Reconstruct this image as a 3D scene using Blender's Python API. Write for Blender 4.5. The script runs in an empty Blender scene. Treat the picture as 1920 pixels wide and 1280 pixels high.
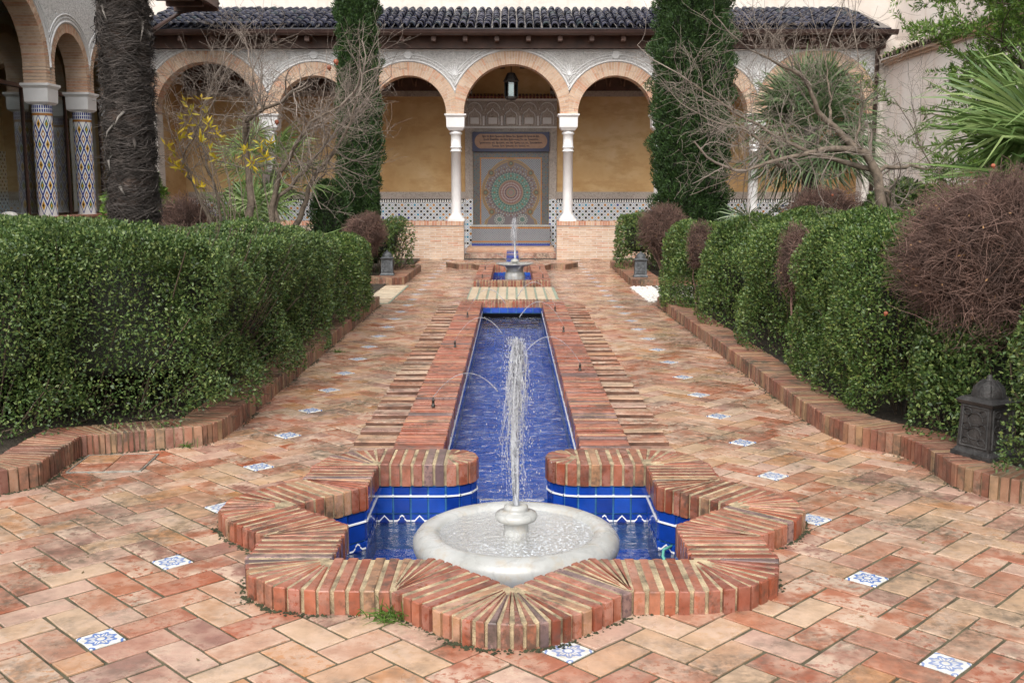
import bpy, math, random
import numpy as np
from mathutils import Vector, Matrix

R = random.Random(7)
rng = np.random.default_rng(7)
sc = bpy.context.scene
COL = sc.collection
PI = math.pi

# ------------------------------------------------------------------ camera, sky, sun, exposure
cam = bpy.data.cameras.new('camera')
cam.sensor_width = 36.0
cam.lens = 36.56
cam.clip_end = 500
cam_o = bpy.data.objects.new('camera', cam)
COL.objects.link(cam_o)
cam_o.location = (0, 0, 1.6)
cam_o.rotation_euler = (math.radians(90 - 8.23), 0, 0)
sc.camera = cam_o

SUN_EL, SUN_AZ = 46.0, 192.0          # azimuth clockwise from +Y
world = bpy.data.worlds.new('World')
sc.world = world
world.use_nodes = True
wn = world.node_tree
wn.nodes.clear()
w_out = wn.nodes.new('ShaderNodeOutputWorld')
w_bg = wn.nodes.new('ShaderNodeBackground')
w_sky = wn.nodes.new('ShaderNodeTexSky')
w_sky.sky_type = 'NISHITA'
w_sky.sun_disc = False
w_sky.sun_elevation = math.radians(SUN_EL)
w_sky.sun_rotation = math.radians(SUN_AZ)
w_sky.air_density = 1.0
w_sky.dust_density = 4.0
w_hs = wn.nodes.new('ShaderNodeHueSaturation')   # an overcast sky is nearly grey
w_hs.inputs['Saturation'].default_value = 0.22
wn.links.new(w_sky.outputs[0], w_hs.inputs['Color'])
wn.links.new(w_hs.outputs[0], w_bg.inputs['Color'])
w_bg.inputs['Strength'].default_value = 0.15
wn.links.new(w_bg.outputs[0], w_out.inputs['Surface'])

sun = bpy.data.lights.new('sun', 'SUN')
sun.energy = 1.45
sun.angle = math.radians(55)
sun.color = (1.0, 0.965, 0.91)
sun_o = bpy.data.objects.new('sun', sun)
COL.objects.link(sun_o)
_az, _el = math.radians(SUN_AZ), math.radians(SUN_EL)
_d = Vector((math.sin(_az) * math.cos(_el), math.cos(_az) * math.cos(_el), math.sin(_el)))
sun_o.rotation_euler = _d.to_track_quat('Z', 'Y').to_euler()

sc.view_settings.view_transform = 'Standard'
sc.view_settings.look = 'None'
sc.view_settings.gamma = 1.0
sc.view_settings.use_curve_mapping = False
sc.view_settings.exposure = 0.70
sc.cycles.max_bounces = 8
sc.cycles.transparent_max_bounces = 16
sc.cycles.use_denoising = True

# ------------------------------------------------------------------ node helpers
def nd(nt, t, props=None, ins=None):
    n = nt.nodes.new('ShaderNode' + t)
    for k, v in (props or {}).items():
        setattr(n, k, v)
    for k, v in (ins or {}).items():
        if isinstance(v, bpy.types.NodeSocket):
            nt.links.new(v, n.inputs[k])
        else:
            n.inputs[k].default_value = v
    return n

def base(name):
    m = bpy.data.materials.new(name)
    m.use_nodes = True
    nt = m.node_tree
    nt.nodes.clear()
    out = nt.nodes.new('ShaderNodeOutputMaterial')
    p = nt.nodes.new('ShaderNodeBsdfPrincipled')
    nt.links.new(p.outputs[0], out.inputs['Surface'])
    return m, nt, p, out

def c4(c):
    return (c[0], c[1], c[2], 1.0)

def ramp(nt, fac, stops, interp='LINEAR'):
    n = nt.nodes.new('ShaderNodeValToRGB')
    n.color_ramp.interpolation = interp
    el = n.color_ramp.elements
    while len(el) < len(stops):
        el.new(0.5)
    for e, (p, c) in zip(el, stops):
        e.position = p
        e.color = c4(c) if not isinstance(c, (int, float)) else (c, c, c, 1)
    nt.links.new(fac, n.inputs[0])
    return n.outputs[0]

def mth(nt, op, a, b=None, clamp=False):
    n = nt.nodes.new('ShaderNodeMath')
    n.operation = op
    n.use_clamp = clamp
    for i, v in enumerate((a, b)):
        if v is None:
            continue
        if isinstance(v, bpy.types.NodeSocket):
            nt.links.new(v, n.inputs[i])
        else:
            n.inputs[i].default_value = v
    return n.outputs[0]

def mix(nt, fac, a, b, blend='MIX'):
    n = nt.nodes.new('ShaderNodeMix')
    n.data_type = 'RGBA'
    n.blend_type = blend
    for k, v in ((0, fac), (6, a), (7, b)):
        if isinstance(v, bpy.types.NodeSocket):
            nt.links.new(v, n.inputs[k])
        else:
            n.inputs[k].default_value = v if k == 0 else c4(v)
    return n.outputs[2]

def pos(nt):
    return nt.nodes.new('ShaderNodeNewGeometry').outputs['Position']

def objco(nt):
    return nt.nodes.new('ShaderNodeTexCoord').outputs['Object']

def scaled(nt, vec, s):
    return nd(nt, 'Vector' + 'Math', {'operation': 'MULTIPLY'}, {0: vec, 1: s}).outputs[0]

def noise(nt, vec, scale, detail=4, rough=0.55):
    n = nd(nt, 'TexNoise', None, {'Vector': vec, 'Scale': scale, 'Detail': detail, 'Roughness': rough})
    return n.outputs['Fac']

def rnd(nt):
    g = nt.nodes.new('ShaderNodeNewGeometry').outputs['Random Per Island']
    o = nt.nodes.new('ShaderNodeObjectInfo').outputs['Random']
    return mth(nt, 'FRACT', mth(nt, 'ADD', g, o))

def bump(nt, p, h, strength=0.3, dist=0.01):
    b = nd(nt, 'Bump', None, {'Height': h, 'Strength': strength, 'Distance': dist})
    nt.links.new(b.outputs[0], p.inputs['Normal'])

def plain(name, col, rough=0.6, var=0.15, scale=6.0, bmp=0.15, metal=0.0, spec=0.5, bscale=None, dist=0.01):
    m, nt, p, _ = base(name)
    f = noise(nt, pos(nt), scale, 5)
    lo = [c * (1 - var) for c in col]
    hi = [min(1, c * (1 + var)) for c in col]
    nt.links.new(ramp(nt, f, [(0.3, lo), (0.7, hi)]), p.inputs['Base Color'])
    p.inputs['Roughness'].default_value = rough
    p.inputs['Metallic'].default_value = metal
    p.inputs['Specular IOR Level'].default_value = spec
    if bmp:
        bump(nt, p, noise(nt, pos(nt), bscale or scale * 8, 4), bmp, dist)
    return m

def brick_mat(name, palette, pale, pale_amt=0.45, dark=(0.10, 0.07, 0.055), dark_amt=0.35, rough=(0.3, 0.65), fleck=55.0, stretch=(1, 1, 1), damp_scale=1.3, worn=0.0):
    """fired brick: a colour per brick, a worn pale film with flecks, damp dark patches"""
    m, nt, p, _ = base(name)
    r = rnd(nt)
    n = len(palette)
    col = ramp(nt, r, [(i / n, c) for i, c in enumerate(palette)], 'CONSTANT')
    P = pos(nt)
    off = nd(nt, 'VectorMath', {'operation': 'ADD'}, {0: P}).outputs[0]
    cmb = nd(nt, 'CombineXYZ', None, {0: mth(nt, 'MULTIPLY', r, 37.0), 1: mth(nt, 'MULTIPLY', r, 91.0)}).outputs[0]
    nt.links.new(cmb, off.node.inputs[1])
    S = scaled(nt, off, stretch)
    grain = noise(nt, S, 14, 5, 0.65)
    col = mix(nt, 0.55, col, ramp(nt, grain, [(0.3, [c * 0.62 for c in palette[0]]), (0.72, [min(1, c * 1.25) for c in palette[0]])]), 'MIX') if False else mix(nt, 0.5, col, ramp(nt, grain, [(0.28, 0.35), (0.72, 0.75)]), 'OVERLAY')
    fl = noise(nt, S, fleck, 6, 0.7)
    blot = noise(nt, S, 7, 3, 0.5)
    film = mth(nt, 'MULTIPLY', ramp(nt, blot, [(0.38, 0.0), (0.58, 1.0)]), ramp(nt, fl, [(0.42, 0.0), (0.475, 1.0)]))
    r2 = mth(nt, 'FRACT', mth(nt, 'MULTIPLY', r, 17.31))
    film = mth(nt, 'MULTIPLY', film, mth(nt, 'MULTIPLY', mth(nt, 'ADD', r2, 0.25), pale_amt * 1.5, True), True)
    col = mix(nt, film, col, pale)
    damp = mth(nt, 'MULTIPLY', ramp(nt, noise(nt, P, damp_scale, 5, 0.7), [(0.45, 0.0), (0.62, 1.0)]), ramp(nt, noise(nt, P, 22, 4, 0.7), [(0.38, 0.15), (0.58, 1.0)]))
    col = mix(nt, mth(nt, 'MULTIPLY', damp, dark_amt), col, dark)
    if worn:
        wz = mth(nt, 'MULTIPLY', ramp(nt, noise(nt, P, 0.75, 4, 0.6), [(0.44, 0.0), (0.62, 1.0)]), worn)
        col = mix(nt, wz, col, (0.46, 0.385, 0.325))
    nt.links.new(col, p.inputs['Base Color'])
    rg = nd(nt, 'MapRange', None, {0: noise(nt, P, 3.1, 4), 1: 0.35, 2: 0.65, 3: rough[0], 4: rough[1]}).outputs[0]
    nt.links.new(rg, p.inputs['Roughness'])
    h = mth(nt, 'ADD', mth(nt, 'MULTIPLY', fl, 0.5), grain)
    bump(nt, p, h, 0.35, 0.006)
    return m

def leaf_mat(name, cols, rough=0.45, trans=0.25):
    m, nt, p, out = base(name)
    g = nt.nodes.new('ShaderNodeNewGeometry').outputs['Random Per Island']
    col = ramp(nt, g, [(i / (len(cols) - 1), c) for i, c in enumerate(cols)])
    big = noise(nt, pos(nt), 2.2, 3)
    col = mix(nt, 0.5, col, ramp(nt, big, [(0.3, 0.36), (0.7, 0.64)]), 'OVERLAY')
    nt.links.new(col, p.inputs['Base Color'])
    p.inputs['Roughness'].default_value = rough
    tr = nd(nt, 'BsdfTranslucent', None, {'Color': col})
    mx = nd(nt, 'MixShader', None, {0: trans, 1: p.outputs[0], 2: tr.outputs[0]})
    nt.links.new(mx.outputs[0], out.inputs['Surface'])
    return m

def water_mat(name, tint, kind='pool', foam=0.0, stretch=(9, 26, 1), crisp=False):
    """a sheet of water: clear below, mirror by Fresnel, ripples, flecks of broken water"""
    m, nt, p, out = base(name)
    P = scaled(nt, pos(nt), stretch)
    n1 = noise(nt, P, 1.0, 4, 0.6)
    b = nd(nt, 'Bump', None, {'Height': n1, 'Strength': 0.9, 'Distance': 0.03})
    gl = nd(nt, 'BsdfGlossy', None, {'Roughness': 0.06, 'Normal': b.outputs[0], 'Color': (1, 1, 1, 1)})
    tr = nd(nt, 'BsdfTransparent', None, {'Color': c4(tint)})
    fr = nd(nt, 'Fresnel', None, {'IOR': 1.30, 'Normal': b.outputs[0]})
    mx = nd(nt, 'MixShader', None, {0: fr.outputs[0], 1: tr.outputs[0], 2: gl.outputs[0]})
    df = nd(nt, 'BsdfDiffuse', None, {'Color': (0.80, 0.84, 0.90, 1), 'Normal': b.outputs[0]})
    fo = mth(nt, 'MULTIPLY', mth(nt, 'MULTIPLY', ramp(nt, noise(nt, P, 2.6 if crisp else 2.3, 6, 0.75), [(0.53, 0.0), (0.66, 1.0)] if crisp else [(0.51, 0.0), (0.62, 1.0)]),
                                 ramp(nt, noise(nt, pos(nt), 1.7, 3), [(0.36, 0.12), (0.62, 1.0)])), foam, True)
    mx2 = nd(nt, 'MixShader', None, {0: fo, 1: mx.outputs[0], 2: df.outputs[0]})
    nt.links.new(mx2.outputs[0], out.inputs['Surface'])
    return m

def spray_mat(name, op=0.4, scale=(60, 60, 9)):
    m, nt, p, out = base(name)
    n1 = noise(nt, scaled(nt, pos(nt), scale), 1.0, 4, 0.65)
    b = nd(nt, 'Bump', None, {'Height': n1, 'Strength': 0.8, 'Distance': 0.02})
    gl = nd(nt, 'BsdfGlossy', None, {'Roughness': 0.12, 'Normal': b.outputs[0]})
    df = nd(nt, 'BsdfDiffuse', None, {'Color': (0.92, 0.93, 0.96, 1), 'Normal': b.outputs[0]})
    tl = nd(nt, 'BsdfTranslucent', None, {'Color': (0.92, 0.93, 0.96, 1)})
    tr = nd(nt, 'BsdfTransparent', None, {'Color': (0.97, 0.98, 1, 1)})
    fr = nd(nt, 'Fresnel', None, {'IOR': 1.16, 'Normal': b.outputs[0]})
    a = nd(nt, 'MixShader', None, {0: 0.35, 1: df.outputs[0], 2: tl.outputs[0]})
    k = mth(nt, 'MULTIPLY', ramp(nt, n1, [(0.38, 0.12), (0.60, 1.0)]), op)
    w = nd(nt, 'MixShader', None, {0: k, 1: tr.outputs[0], 2: a.outputs[0]})
    g = nd(nt, 'MixShader', None, {0: fr.outputs[0], 1: w.outputs[0], 2: gl.outputs[0]})
    nt.links.new(g.outputs[0], out.inputs['Surface'])
    return m

M = {}
M['pave'] = brick_mat('paving_brick', [(0.36, 0.150, 0.085), (0.40, 0.215, 0.135), (0.31, 0.088, 0.042), (0.45, 0.285, 0.170), (0.35, 0.165, 0.115), (0.41, 0.195, 0.085), (0.43, 0.265, 0.20), (0.32, 0.108, 0.060), (0.25, 0.115, 0.085), (0.43, 0.245, 0.14), (0.34, 0.12, 0.062), (0.46, 0.31, 0.20)],
                      (0.54, 0.385, 0.285), 0.60, dark=(0.070, 0.058, 0.040), dark_amt=0.85, rough=(0.10, 0.45), fleck=30, worn=0.14)
M['bed'] = plain('mossy_joint', (0.085, 0.074, 0.042), 0.9, 0.5, 9, 0.4)
M['cope'] = brick_mat('coping_brick', [(0.23, 0.058, 0.028), (0.29, 0.088, 0.045), (0.18, 0.042, 0.020), (0.31, 0.115, 0.062), (0.26, 0.070, 0.035), (0.20, 0.055, 0.030), (0.11, 0.070, 0.070), (0.30, 0.10, 0.055), (0.34, 0.18, 0.095), (0.24, 0.062, 0.032), (0.28, 0.088, 0.048)],
                      (0.46, 0.28, 0.225), 0.26, dark=(0.060, 0.042, 0.030), dark_amt=0.85, rough=(0.16, 0.5), fleck=44, damp_scale=4.5)
M['mortar'] = plain('lime_mortar', (0.35, 0.27, 0.165), 0.85, 0.65, 14, 0.6, bscale=120)
M['kerb'] = brick_mat('kerb_brick', [(0.21, 0.080, 0.048), (0.25, 0.11, 0.065), (0.18, 0.068, 0.043), (0.26, 0.135, 0.078), (0.16, 0.062, 0.042), (0.28, 0.165, 0.088)],
                      (0.38, 0.26, 0.19), 0.25, dark=(0.055, 0.05, 0.035), dark_amt=0.95, rough=(0.35, 0.75), damp_scale=3.5)
M['kmortar'] = plain('kerb_mortar', (0.24, 0.18, 0.11), 0.9, 0.5, 14, 0.5, bscale=110)
M['facade'] = brick_mat('pale_facade_brick', [(0.50, 0.33, 0.22), (0.54, 0.38, 0.27), (0.47, 0.29, 0.19), (0.55, 0.40, 0.29), (0.50, 0.27, 0.17), (0.53, 0.36, 0.25)],
                        (0.60, 0.47, 0.36), 0.3, dark_amt=0.1, rough=(0.6, 0.85))
M['marble'] = plain('white_marble', (0.37, 0.368, 0.352), 0.40, 0.16, 5, 0.08)
def veined():
    m, nt, p, _ = base('weathered_white_marble')
    P = pos(nt)
    w_ = nd(nt, 'VectorMath', {'operation': 'ADD'}, {0: P, 1: scaled(nt, nd(nt, 'TexNoise', None, {'Vector': P, 'Scale': 5.0, 'Detail': 4.0}).outputs['Color'], (0.35, 0.35, 0.35))}).outputs[0]
    v = nd(nt, 'TexVoronoi', {'feature': 'DISTANCE_TO_EDGE'}, {'Vector': w_, 'Scale': 4.0}).outputs['Distance']
    col = ramp(nt, noise(nt, P, 4.0, 6, 0.65), [(0.32, (0.33, 0.33, 0.31)), (0.65, (0.44, 0.44, 0.425))])
    col = mix(nt, ramp(nt, v, [(0.0, 0.35), (0.05, 0.0)]), col, (0.22, 0.22, 0.21))
    st = mth(nt, 'MULTIPLY', ramp(nt, noise(nt, P, 11, 5, 0.7), [(0.52, 0.0), (0.66, 1.0)]), 0.45)
    col = mix(nt, st, col, (0.36, 0.29, 0.20))
    nt.links.new(col, p.inputs['Base Color'])
    nt.links.new(nd(nt, 'MapRange', None, {0: noise(nt, P, 7, 4), 1: .35, 2: .65, 3: .15, 4: .5}).outputs[0], p.inputs['Roughness'])
    bump(nt, p, noise(nt, P, 40, 5), 0.12, 0.006)
    return m
M['marble'] = veined()
M['marble_col'] = plain('column_marble', (0.72, 0.71, 0.70), 0.4, 0.08, 4, 0.05)
M['ochre'] = None
M['soil'] = plain('soil', (0.045, 0.034, 0.022), 0.95, 0.5, 12, 0.8, bscale=60, dist=0.03)
M['wood'] = plain('dark_eave_timber', (0.085, 0.040, 0.026), 0.55, 0.4, 5, 0.2)
M['gutter'] = plain('brown_gutter_metal', (0.060, 0.035, 0.030), 0.35, 0.2, 5, 0.0)
M['iron'] = plain('grey_cast_iron', (0.085, 0.090, 0.095), 0.55, 0.4, 18, 0.5, metal=0.4, bscale=70)
M['iron_dark'] = plain('brown_black_iron', (0.045, 0.042, 0.040), 0.55, 0.5, 18, 0.6, metal=0.3, bscale=70)
M['nozzle'] = plain('brass_nozzle', (0.05, 0.045, 0.04), 0.4, 0.3, 30, 0.0, metal=0.6)
M['bark'] = plain('bare_bark', (0.15, 0.115, 0.085), 0.85, 0.45, 16, 0.6, bscale=60)
M['twig'] = plain('bare_twig', (0.205, 0.165, 0.135), 0.8, 0.35, 8, 0.0)
M['dead'] = plain('dead_twig', (0.135, 0.078, 0.060), 0.85, 0.6, 7, 0.0)
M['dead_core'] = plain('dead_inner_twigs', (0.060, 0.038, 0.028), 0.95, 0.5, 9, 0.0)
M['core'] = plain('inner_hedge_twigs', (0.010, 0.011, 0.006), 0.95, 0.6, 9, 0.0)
M['stem'] = plain('hedge_stem', (0.075, 0.053, 0.034), 0.85, 0.4, 12, 0.0)
M['fibre'] = plain('palm_fibre', (0.066, 0.054, 0.047), 0.9, 0.55, 9, 0.0)
M['fibre_pale'] = plain('pale_leaf_stub', (0.19, 0.17, 0.15), 0.85, 0.3, 14, 0.2)
M['hedge'] = leaf_mat('hedge_leaf', [(0.020, 0.042, 0.010), (0.042, 0.084, 0.019), (0.076, 0.132, 0.033), (0.115, 0.170, 0.048), (0.20, 0.25, 0.070)], 0.46)
M['hedge2'] = leaf_mat('bright_hedge_leaf', [(0.022, 0.050, 0.010), (0.048, 0.098, 0.020), (0.086, 0.150, 0.034), (0.125, 0.185, 0.048), (0.22, 0.27, 0.070)], 0.46)
M['cypress'] = leaf_mat('cypress_foliage', [(0.014, 0.036, 0.009), (0.028, 0.066, 0.014), (0.055, 0.108, 0.022)], 0.6, 0.15)
M['palm'] = leaf_mat('fan_palm_leaf', [(0.060, 0.115, 0.030), (0.145, 0.225, 0.065), (0.27, 0.345, 0.13)], 0.40)
M['palm_dark'] = leaf_mat('dark_fan_palm_leaf', [(0.055, 0.100, 0.040), (0.110, 0.170, 0.070), (0.19, 0.25, 0.125)], 0.42)
M['yew'] = leaf_mat('feathery_leaf', [(0.06, 0.13, 0.02), (0.11, 0.20, 0.03), (0.19, 0.28, 0.05)], 0.5, 0.35)
M['yellow'] = leaf_mat('yellow_leaf', [(0.52, 0.36, 0.02), (0.62, 0.46, 0.04), (0.42, 0.38, 0.05)], 0.5, 0.35)
M['grass'] = leaf_mat('grass_blade', [(0.07, 0.15, 0.02), (0.14, 0.24, 0.04)], 0.5, 0.3)
M['dryleaf'] = plain('withered_leaf', (0.24, 0.13, 0.055), .8, .5, 30, 0)
M['slot'] = plain('slot_shade_brick', (0.115, 0.055, 0.034), .8, .5, 14, .3)  # darkened brick tone, slot shade painted into the comb brick sides
M['moss'] = plain('moss', (0.034, 0.038, 0.016), 0.95, 0.6, 30, 0.5, bscale=120)
M['fruit'] = plain('dried_pomegranate', (0.27, 0.075, 0.035), 0.6, 0.5, 25, 0.2)
M['black'] = plain('dark_recess', (0.004, 0.004, 0.005), 0.9, 0.2, 4, 0.0, spec=0.05)
M['gravel'] = plain('white_gravel', (0.60, 0.57, 0.53), 0.8, 0.2, 30, 0.0)
M['cream'] = brick_mat('cream_strip_brick', [(0.52, 0.40, 0.27), (0.56, 0.45, 0.32), (0.50, 0.37, 0.25)], (0.62, 0.52, 0.40), 0.4, dark_amt=0.15)
M['teal'] = plain('teal_glazed_joint', (0.26, 0.31, 0.24), 0.5, 0.3, 12, 0.0)
M['tile_white'] = plain('white_glaze', (0.76, 0.76, 0.74), 0.18, 0.06, 8, 0.0)
M['t_blue'] = plain('cobalt_band', (0.035, 0.055, 0.24), 0.25, 0.25, 20, 0.0)
M['t_yellow'] = plain('yellow_glaze', (0.60, 0.33, 0.035), 0.25, 0.2, 20, 0.0)
M['t_brown'] = plain('tan_glaze', (0.36, 0.16, 0.045), 0.25, 0.2, 20, 0.0)
M['t_green'] = plain('green_glaze', (0.05, 0.16, 0.085), 0.25, 0.2, 20, 0.0)
M['t_black'] = plain('black_glaze', (0.018, 0.018, 0.022), 0.25, 0.2, 20, 0.0)
M['stone'] = plain('pale_boulder', (0.60, 0.57, 0.52), 0.8, 0.15, 8, 0.3)
M['spray'] = spray_mat('falling_water', 0.72)
M['spray_thin'] = spray_mat('thin_water_arc', 0.6, (150, 150, 150))
M['lattice'] = plain('teal_hose', (0.10, 0.36, 0.27), 0.4, 0.1, 5, 0.0)
M['roof_tile'] = None

def blue_tile(name):
    m, nt, p, _ = base(name)
    r = rnd(nt)
    col = ramp(nt, r, [(0, (0.005, 0.028, 0.20)), (0.35, (0.006, 0.042, 0.28)), (0.7, (0.008, 0.060, 0.35)), (1, (0.006, 0.034, 0.23))])
    col = mix(nt, 0.4, col, ramp(nt, noise(nt, pos(nt), 16, 4), [(0.3, 0.32), (0.7, 0.68)]), 'OVERLAY')
    nt.links.new(col, p.inputs['Base Color'])
    p.inputs['Roughness'].default_value = 0.10
    p.inputs['Coat Weight'].default_value = 0.5
    bump(nt, p, noise(nt, pos(nt), 30, 2), 0.12, 0.004)
    return m
M['blue'] = blue_tile('cobalt_tile')
M['blue_grout'] = plain('teal_grout', (0.03, 0.14, 0.28), 0.6, 0.3, 20, 0.0)

def blue_floor():
    m, nt, p, _ = base('cobalt_floor_tiles')
    bk = nd(nt, 'TexBrick', {'offset': 0.0}, {'Vector': pos(nt), 'Scale': 1.0, 'Color1': (0.004, 0.072, 0.36, 1), 'Color2': (0.007, 0.100, 0.45, 1), 'Mortar': (0.02, 0.12, 0.44, 1),
                                              'Mortar Size': 0.006, 'Brick Width': 0.11, 'Row Height': 0.11})
    nt.links.new(bk.outputs['Color'], p.inputs['Base Color'])
    p.inputs['Roughness'].default_value = 0.25
    return m
M['blue_floor'] = blue_floor()

def roof_glaze():
    m, nt, p, _ = base('blue_black_roof_glaze')
    r = rnd(nt)
    col = ramp(nt, r, [(0, (0.010, 0.011, 0.020)), (0.5, (0.021, 0.023, 0.040)), (0.85, (0.036, 0.037, 0.058)), (1, (0.015, 0.027, 0.032))])
    nt.links.new(col, p.inputs['Base Color'])
    p.inputs['Roughness'].default_value = 0.22
    return m
M['roof_tile'] = roof_glaze()
M['old_tile'] = brick_mat('weathered_roof_tile', [(0.26, 0.19, 0.14), (0.33, 0.25, 0.19), (0.21, 0.15, 0.12)], (0.45, 0.40, 0.34), 0.5, dark=(0.05, 0.045, 0.04), dark_amt=0.7, rough=(0.8, 0.95))

def ochre():
    m, nt, p, _ = base('stained_ochre_plaster')
    P = pos(nt)
    a = noise(nt, P, 0.55, 6, 0.6)
    col = ramp(nt, a, [(0.30, (0.40, 0.225, 0.085)), (0.46, (0.54, 0.345, 0.155)), (0.56, (0.60, 0.41, 0.205)), (0.66, (0.64, 0.475, 0.275))])
    b = noise(nt, scaled(nt, P, (1, 1, 2.5)), 1.3, 7, 0.62)
    col = mix(nt, ramp(nt, b, [(0.47, 0.0), (0.58, 0.42), (0.70, 0.0)]), col, (0.40, 0.22, 0.075))
    nt.links.new(col, p.inputs['Base Color'])
    p.inputs['Roughness'].default_value = 0.85
    bump(nt, p, noise(nt, P, 20, 5), 0.15, 0.01)
    return m
M['ochre'] = ochre()

def plaster(name, a, b, stain):
    m, nt, p, _ = base(name)
    P = pos(nt)
    col = ramp(nt, noise(nt, P, 0.8, 6, 0.65), [(0.32, a), (0.68, b)])
    st = mth(nt, 'MULTIPLY', ramp(nt, noise(nt, scaled(nt, P, (2.2, 2.2, 0.35)), 1.0, 6, 0.7), [(0.54, 0.0), (0.74, 1.0)]), 0.6)
    col = mix(nt, st, col, stain)
    nt.links.new(col, p.inputs['Base Color'])
    p.inputs['Roughness'].default_value = 0.9
    bump(nt, p, noise(nt, P, 9, 6, 0.7), 0.5, 0.03)
    return m
M['wall'] = plaster('rough_cream_plaster', (0.58, 0.51, 0.45), (0.68, 0.635, 0.585), (0.50, 0.37, 0.28))
M['garden_wall'] = plaster('pinkish_white_plaster', (0.74, 0.65, 0.59), (0.82, 0.76, 0.71), (0.58, 0.43, 0.34))
M['white_wall'] = plain('white_plaster', (0.66, 0.65, 0.62), 0.85, 0.08, 3, 0.2)

def stucco(name, col, scale=16.0, depth=0.6):
    """carved plaster: fine scroll relief, colour darker in the carved ground"""
    m, nt, p, _ = base(name)
    P = pos(nt)
    wob = nd(nt, 'VectorMath', {'operation': 'ADD'}, {0: P, 1: scaled(nt, nd(nt, 'TexNoise', None, {'Vector': P, 'Scale': 9.0, 'Detail': 1.0}).outputs['Color'], (0.16, 0.16, 0.16))}).outputs[0]
    v = nd(nt, 'TexVoronoi', {'feature': 'SMOOTH_F1'}, {'Vector': wob, 'Scale': scale}).outputs['Distance']
    v2 = nd(nt, 'TexVoronoi', {'feature': 'DISTANCE_TO_EDGE'}, {'Vector': wob, 'Scale': scale * 1.7}).outputs['Distance']
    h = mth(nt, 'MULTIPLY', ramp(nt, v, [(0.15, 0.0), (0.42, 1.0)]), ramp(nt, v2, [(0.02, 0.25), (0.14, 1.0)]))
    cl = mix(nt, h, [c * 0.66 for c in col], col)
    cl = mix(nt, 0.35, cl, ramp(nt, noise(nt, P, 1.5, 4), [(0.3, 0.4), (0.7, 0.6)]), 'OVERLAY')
    nt.links.new(cl, p.inputs['Base Color'])
    p.inputs['Roughness'].default_value = 0.85
    bump(nt, p, h, depth, 0.02)
    return m
M['stucco'] = stucco('carved_grey_stucco', (0.60, 0.585, 0.57), 17)
M['stucco_white'] = stucco('carved_white_stucco', (0.78, 0.775, 0.76), 17)
M['stucco_in'] = stucco('carved_inner_stucco', (0.50, 0.44, 0.39), 22)
M['stucco_trim'] = plain('plain_stucco_moulding', (0.66, 0.655, 0.65), 0.8, 0.06, 5, 0.1)

def zellige(name, pitch, cols, ground=(0.70, 0.69, 0.66), line=(0.12, 0.28, 0.50)):
    """small star-and-dot mosaic on a vertical wall, by world x (or y) and z"""
    m, nt, p, _ = base(name)
    sx = nd(nt, 'SeparateXYZ', None, {0: pos(nt)}).outputs
    s = mth(nt, 'ADD', sx[0], sx[1])
    u = mth(nt, 'DIVIDE', s, pitch)
    v = mth(nt, 'DIVIDE', sx[2], pitch)
    a = mth(nt, 'ADD', u, v)
    b = mth(nt, 'SUBTRACT', u, v)
    fa = mth(nt, 'ABSOLUTE', mth(nt, 'SUBTRACT', mth(nt, 'FRACT', a), 0.5))
    fb = mth(nt, 'ABSOLUTE', mth(nt, 'SUBTRACT', mth(nt, 'FRACT', b), 0.5))
    dmd = mth(nt, 'ADD', fa, fb)
    sq = mth(nt, 'MAXIMUM', fa, fb)
    cell = nd(nt, 'CombineXYZ', None, {0: mth(nt, 'FLOOR', a), 1: mth(nt, 'FLOOR', b)}).outputs[0]
    h = nd(nt, 'TexWhiteNoise', {'noise_dimensions': '2D'}, {'Vector': cell}).outputs['Value']
    dot = ramp(nt, h, [(i / len(cols), c) for i, c in enumerate(cols)], 'CONSTANT')
    isdot = mth(nt, 'LESS_THAN', mth(nt, 'MAXIMUM', sq, mth(nt, 'MULTIPLY', dmd, 0.72)), 0.27)
    isline = mth(nt, 'GREATER_THAN', sq, 0.455)
    col = mix(nt, isline, ground, line)
    col = mix(nt, isdot, col, dot)
    nt.links.new(col, p.inputs['Base Color'])
    p.inputs['Roughness'].default_value = 0.3
    return m
BK = (0.016, 0.016, 0.020)
M['dado'] = zellige('dado_mosaic', 0.165, [BK, BK, (0.46, 0.20, 0.035), BK, (0.03, 0.085, 0.05), BK, (0.03, 0.04, 0.24), BK, (0.05, 0.26, 0.42), BK, (0.42, 0.19, 0.04)])
M['mos_grey'] = zellige('fine_grey_mosaic', 0.060, [(0.05, 0.055, 0.09), (0.08, 0.08, 0.10), (0.06, 0.09, 0.11)], (0.25, 0.25, 0.255), (0.11, 0.125, 0.16))
M['mos_dark'] = zellige('dark_border_mosaic', 0.090, [(0.03, 0.09, 0.09), (0.05, 0.045, 0.05), (0.14, 0.09, 0.03), (0.05, 0.12, 0.11)], (0.13, 0.115, 0.11), (0.06, 0.055, 0.06))

def attr_mat(name):
    m, nt, p, _ = base(name)
    a = nd(nt, 'Attribute', {'attribute_name': 'Col'})
    nt.links.new(a.outputs['Color'], p.inputs['Base Color'])
    p.inputs['Roughness'].default_value = 0.3
    return m
M['attr'] = attr_mat('cut_tile_mosaic')

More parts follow.
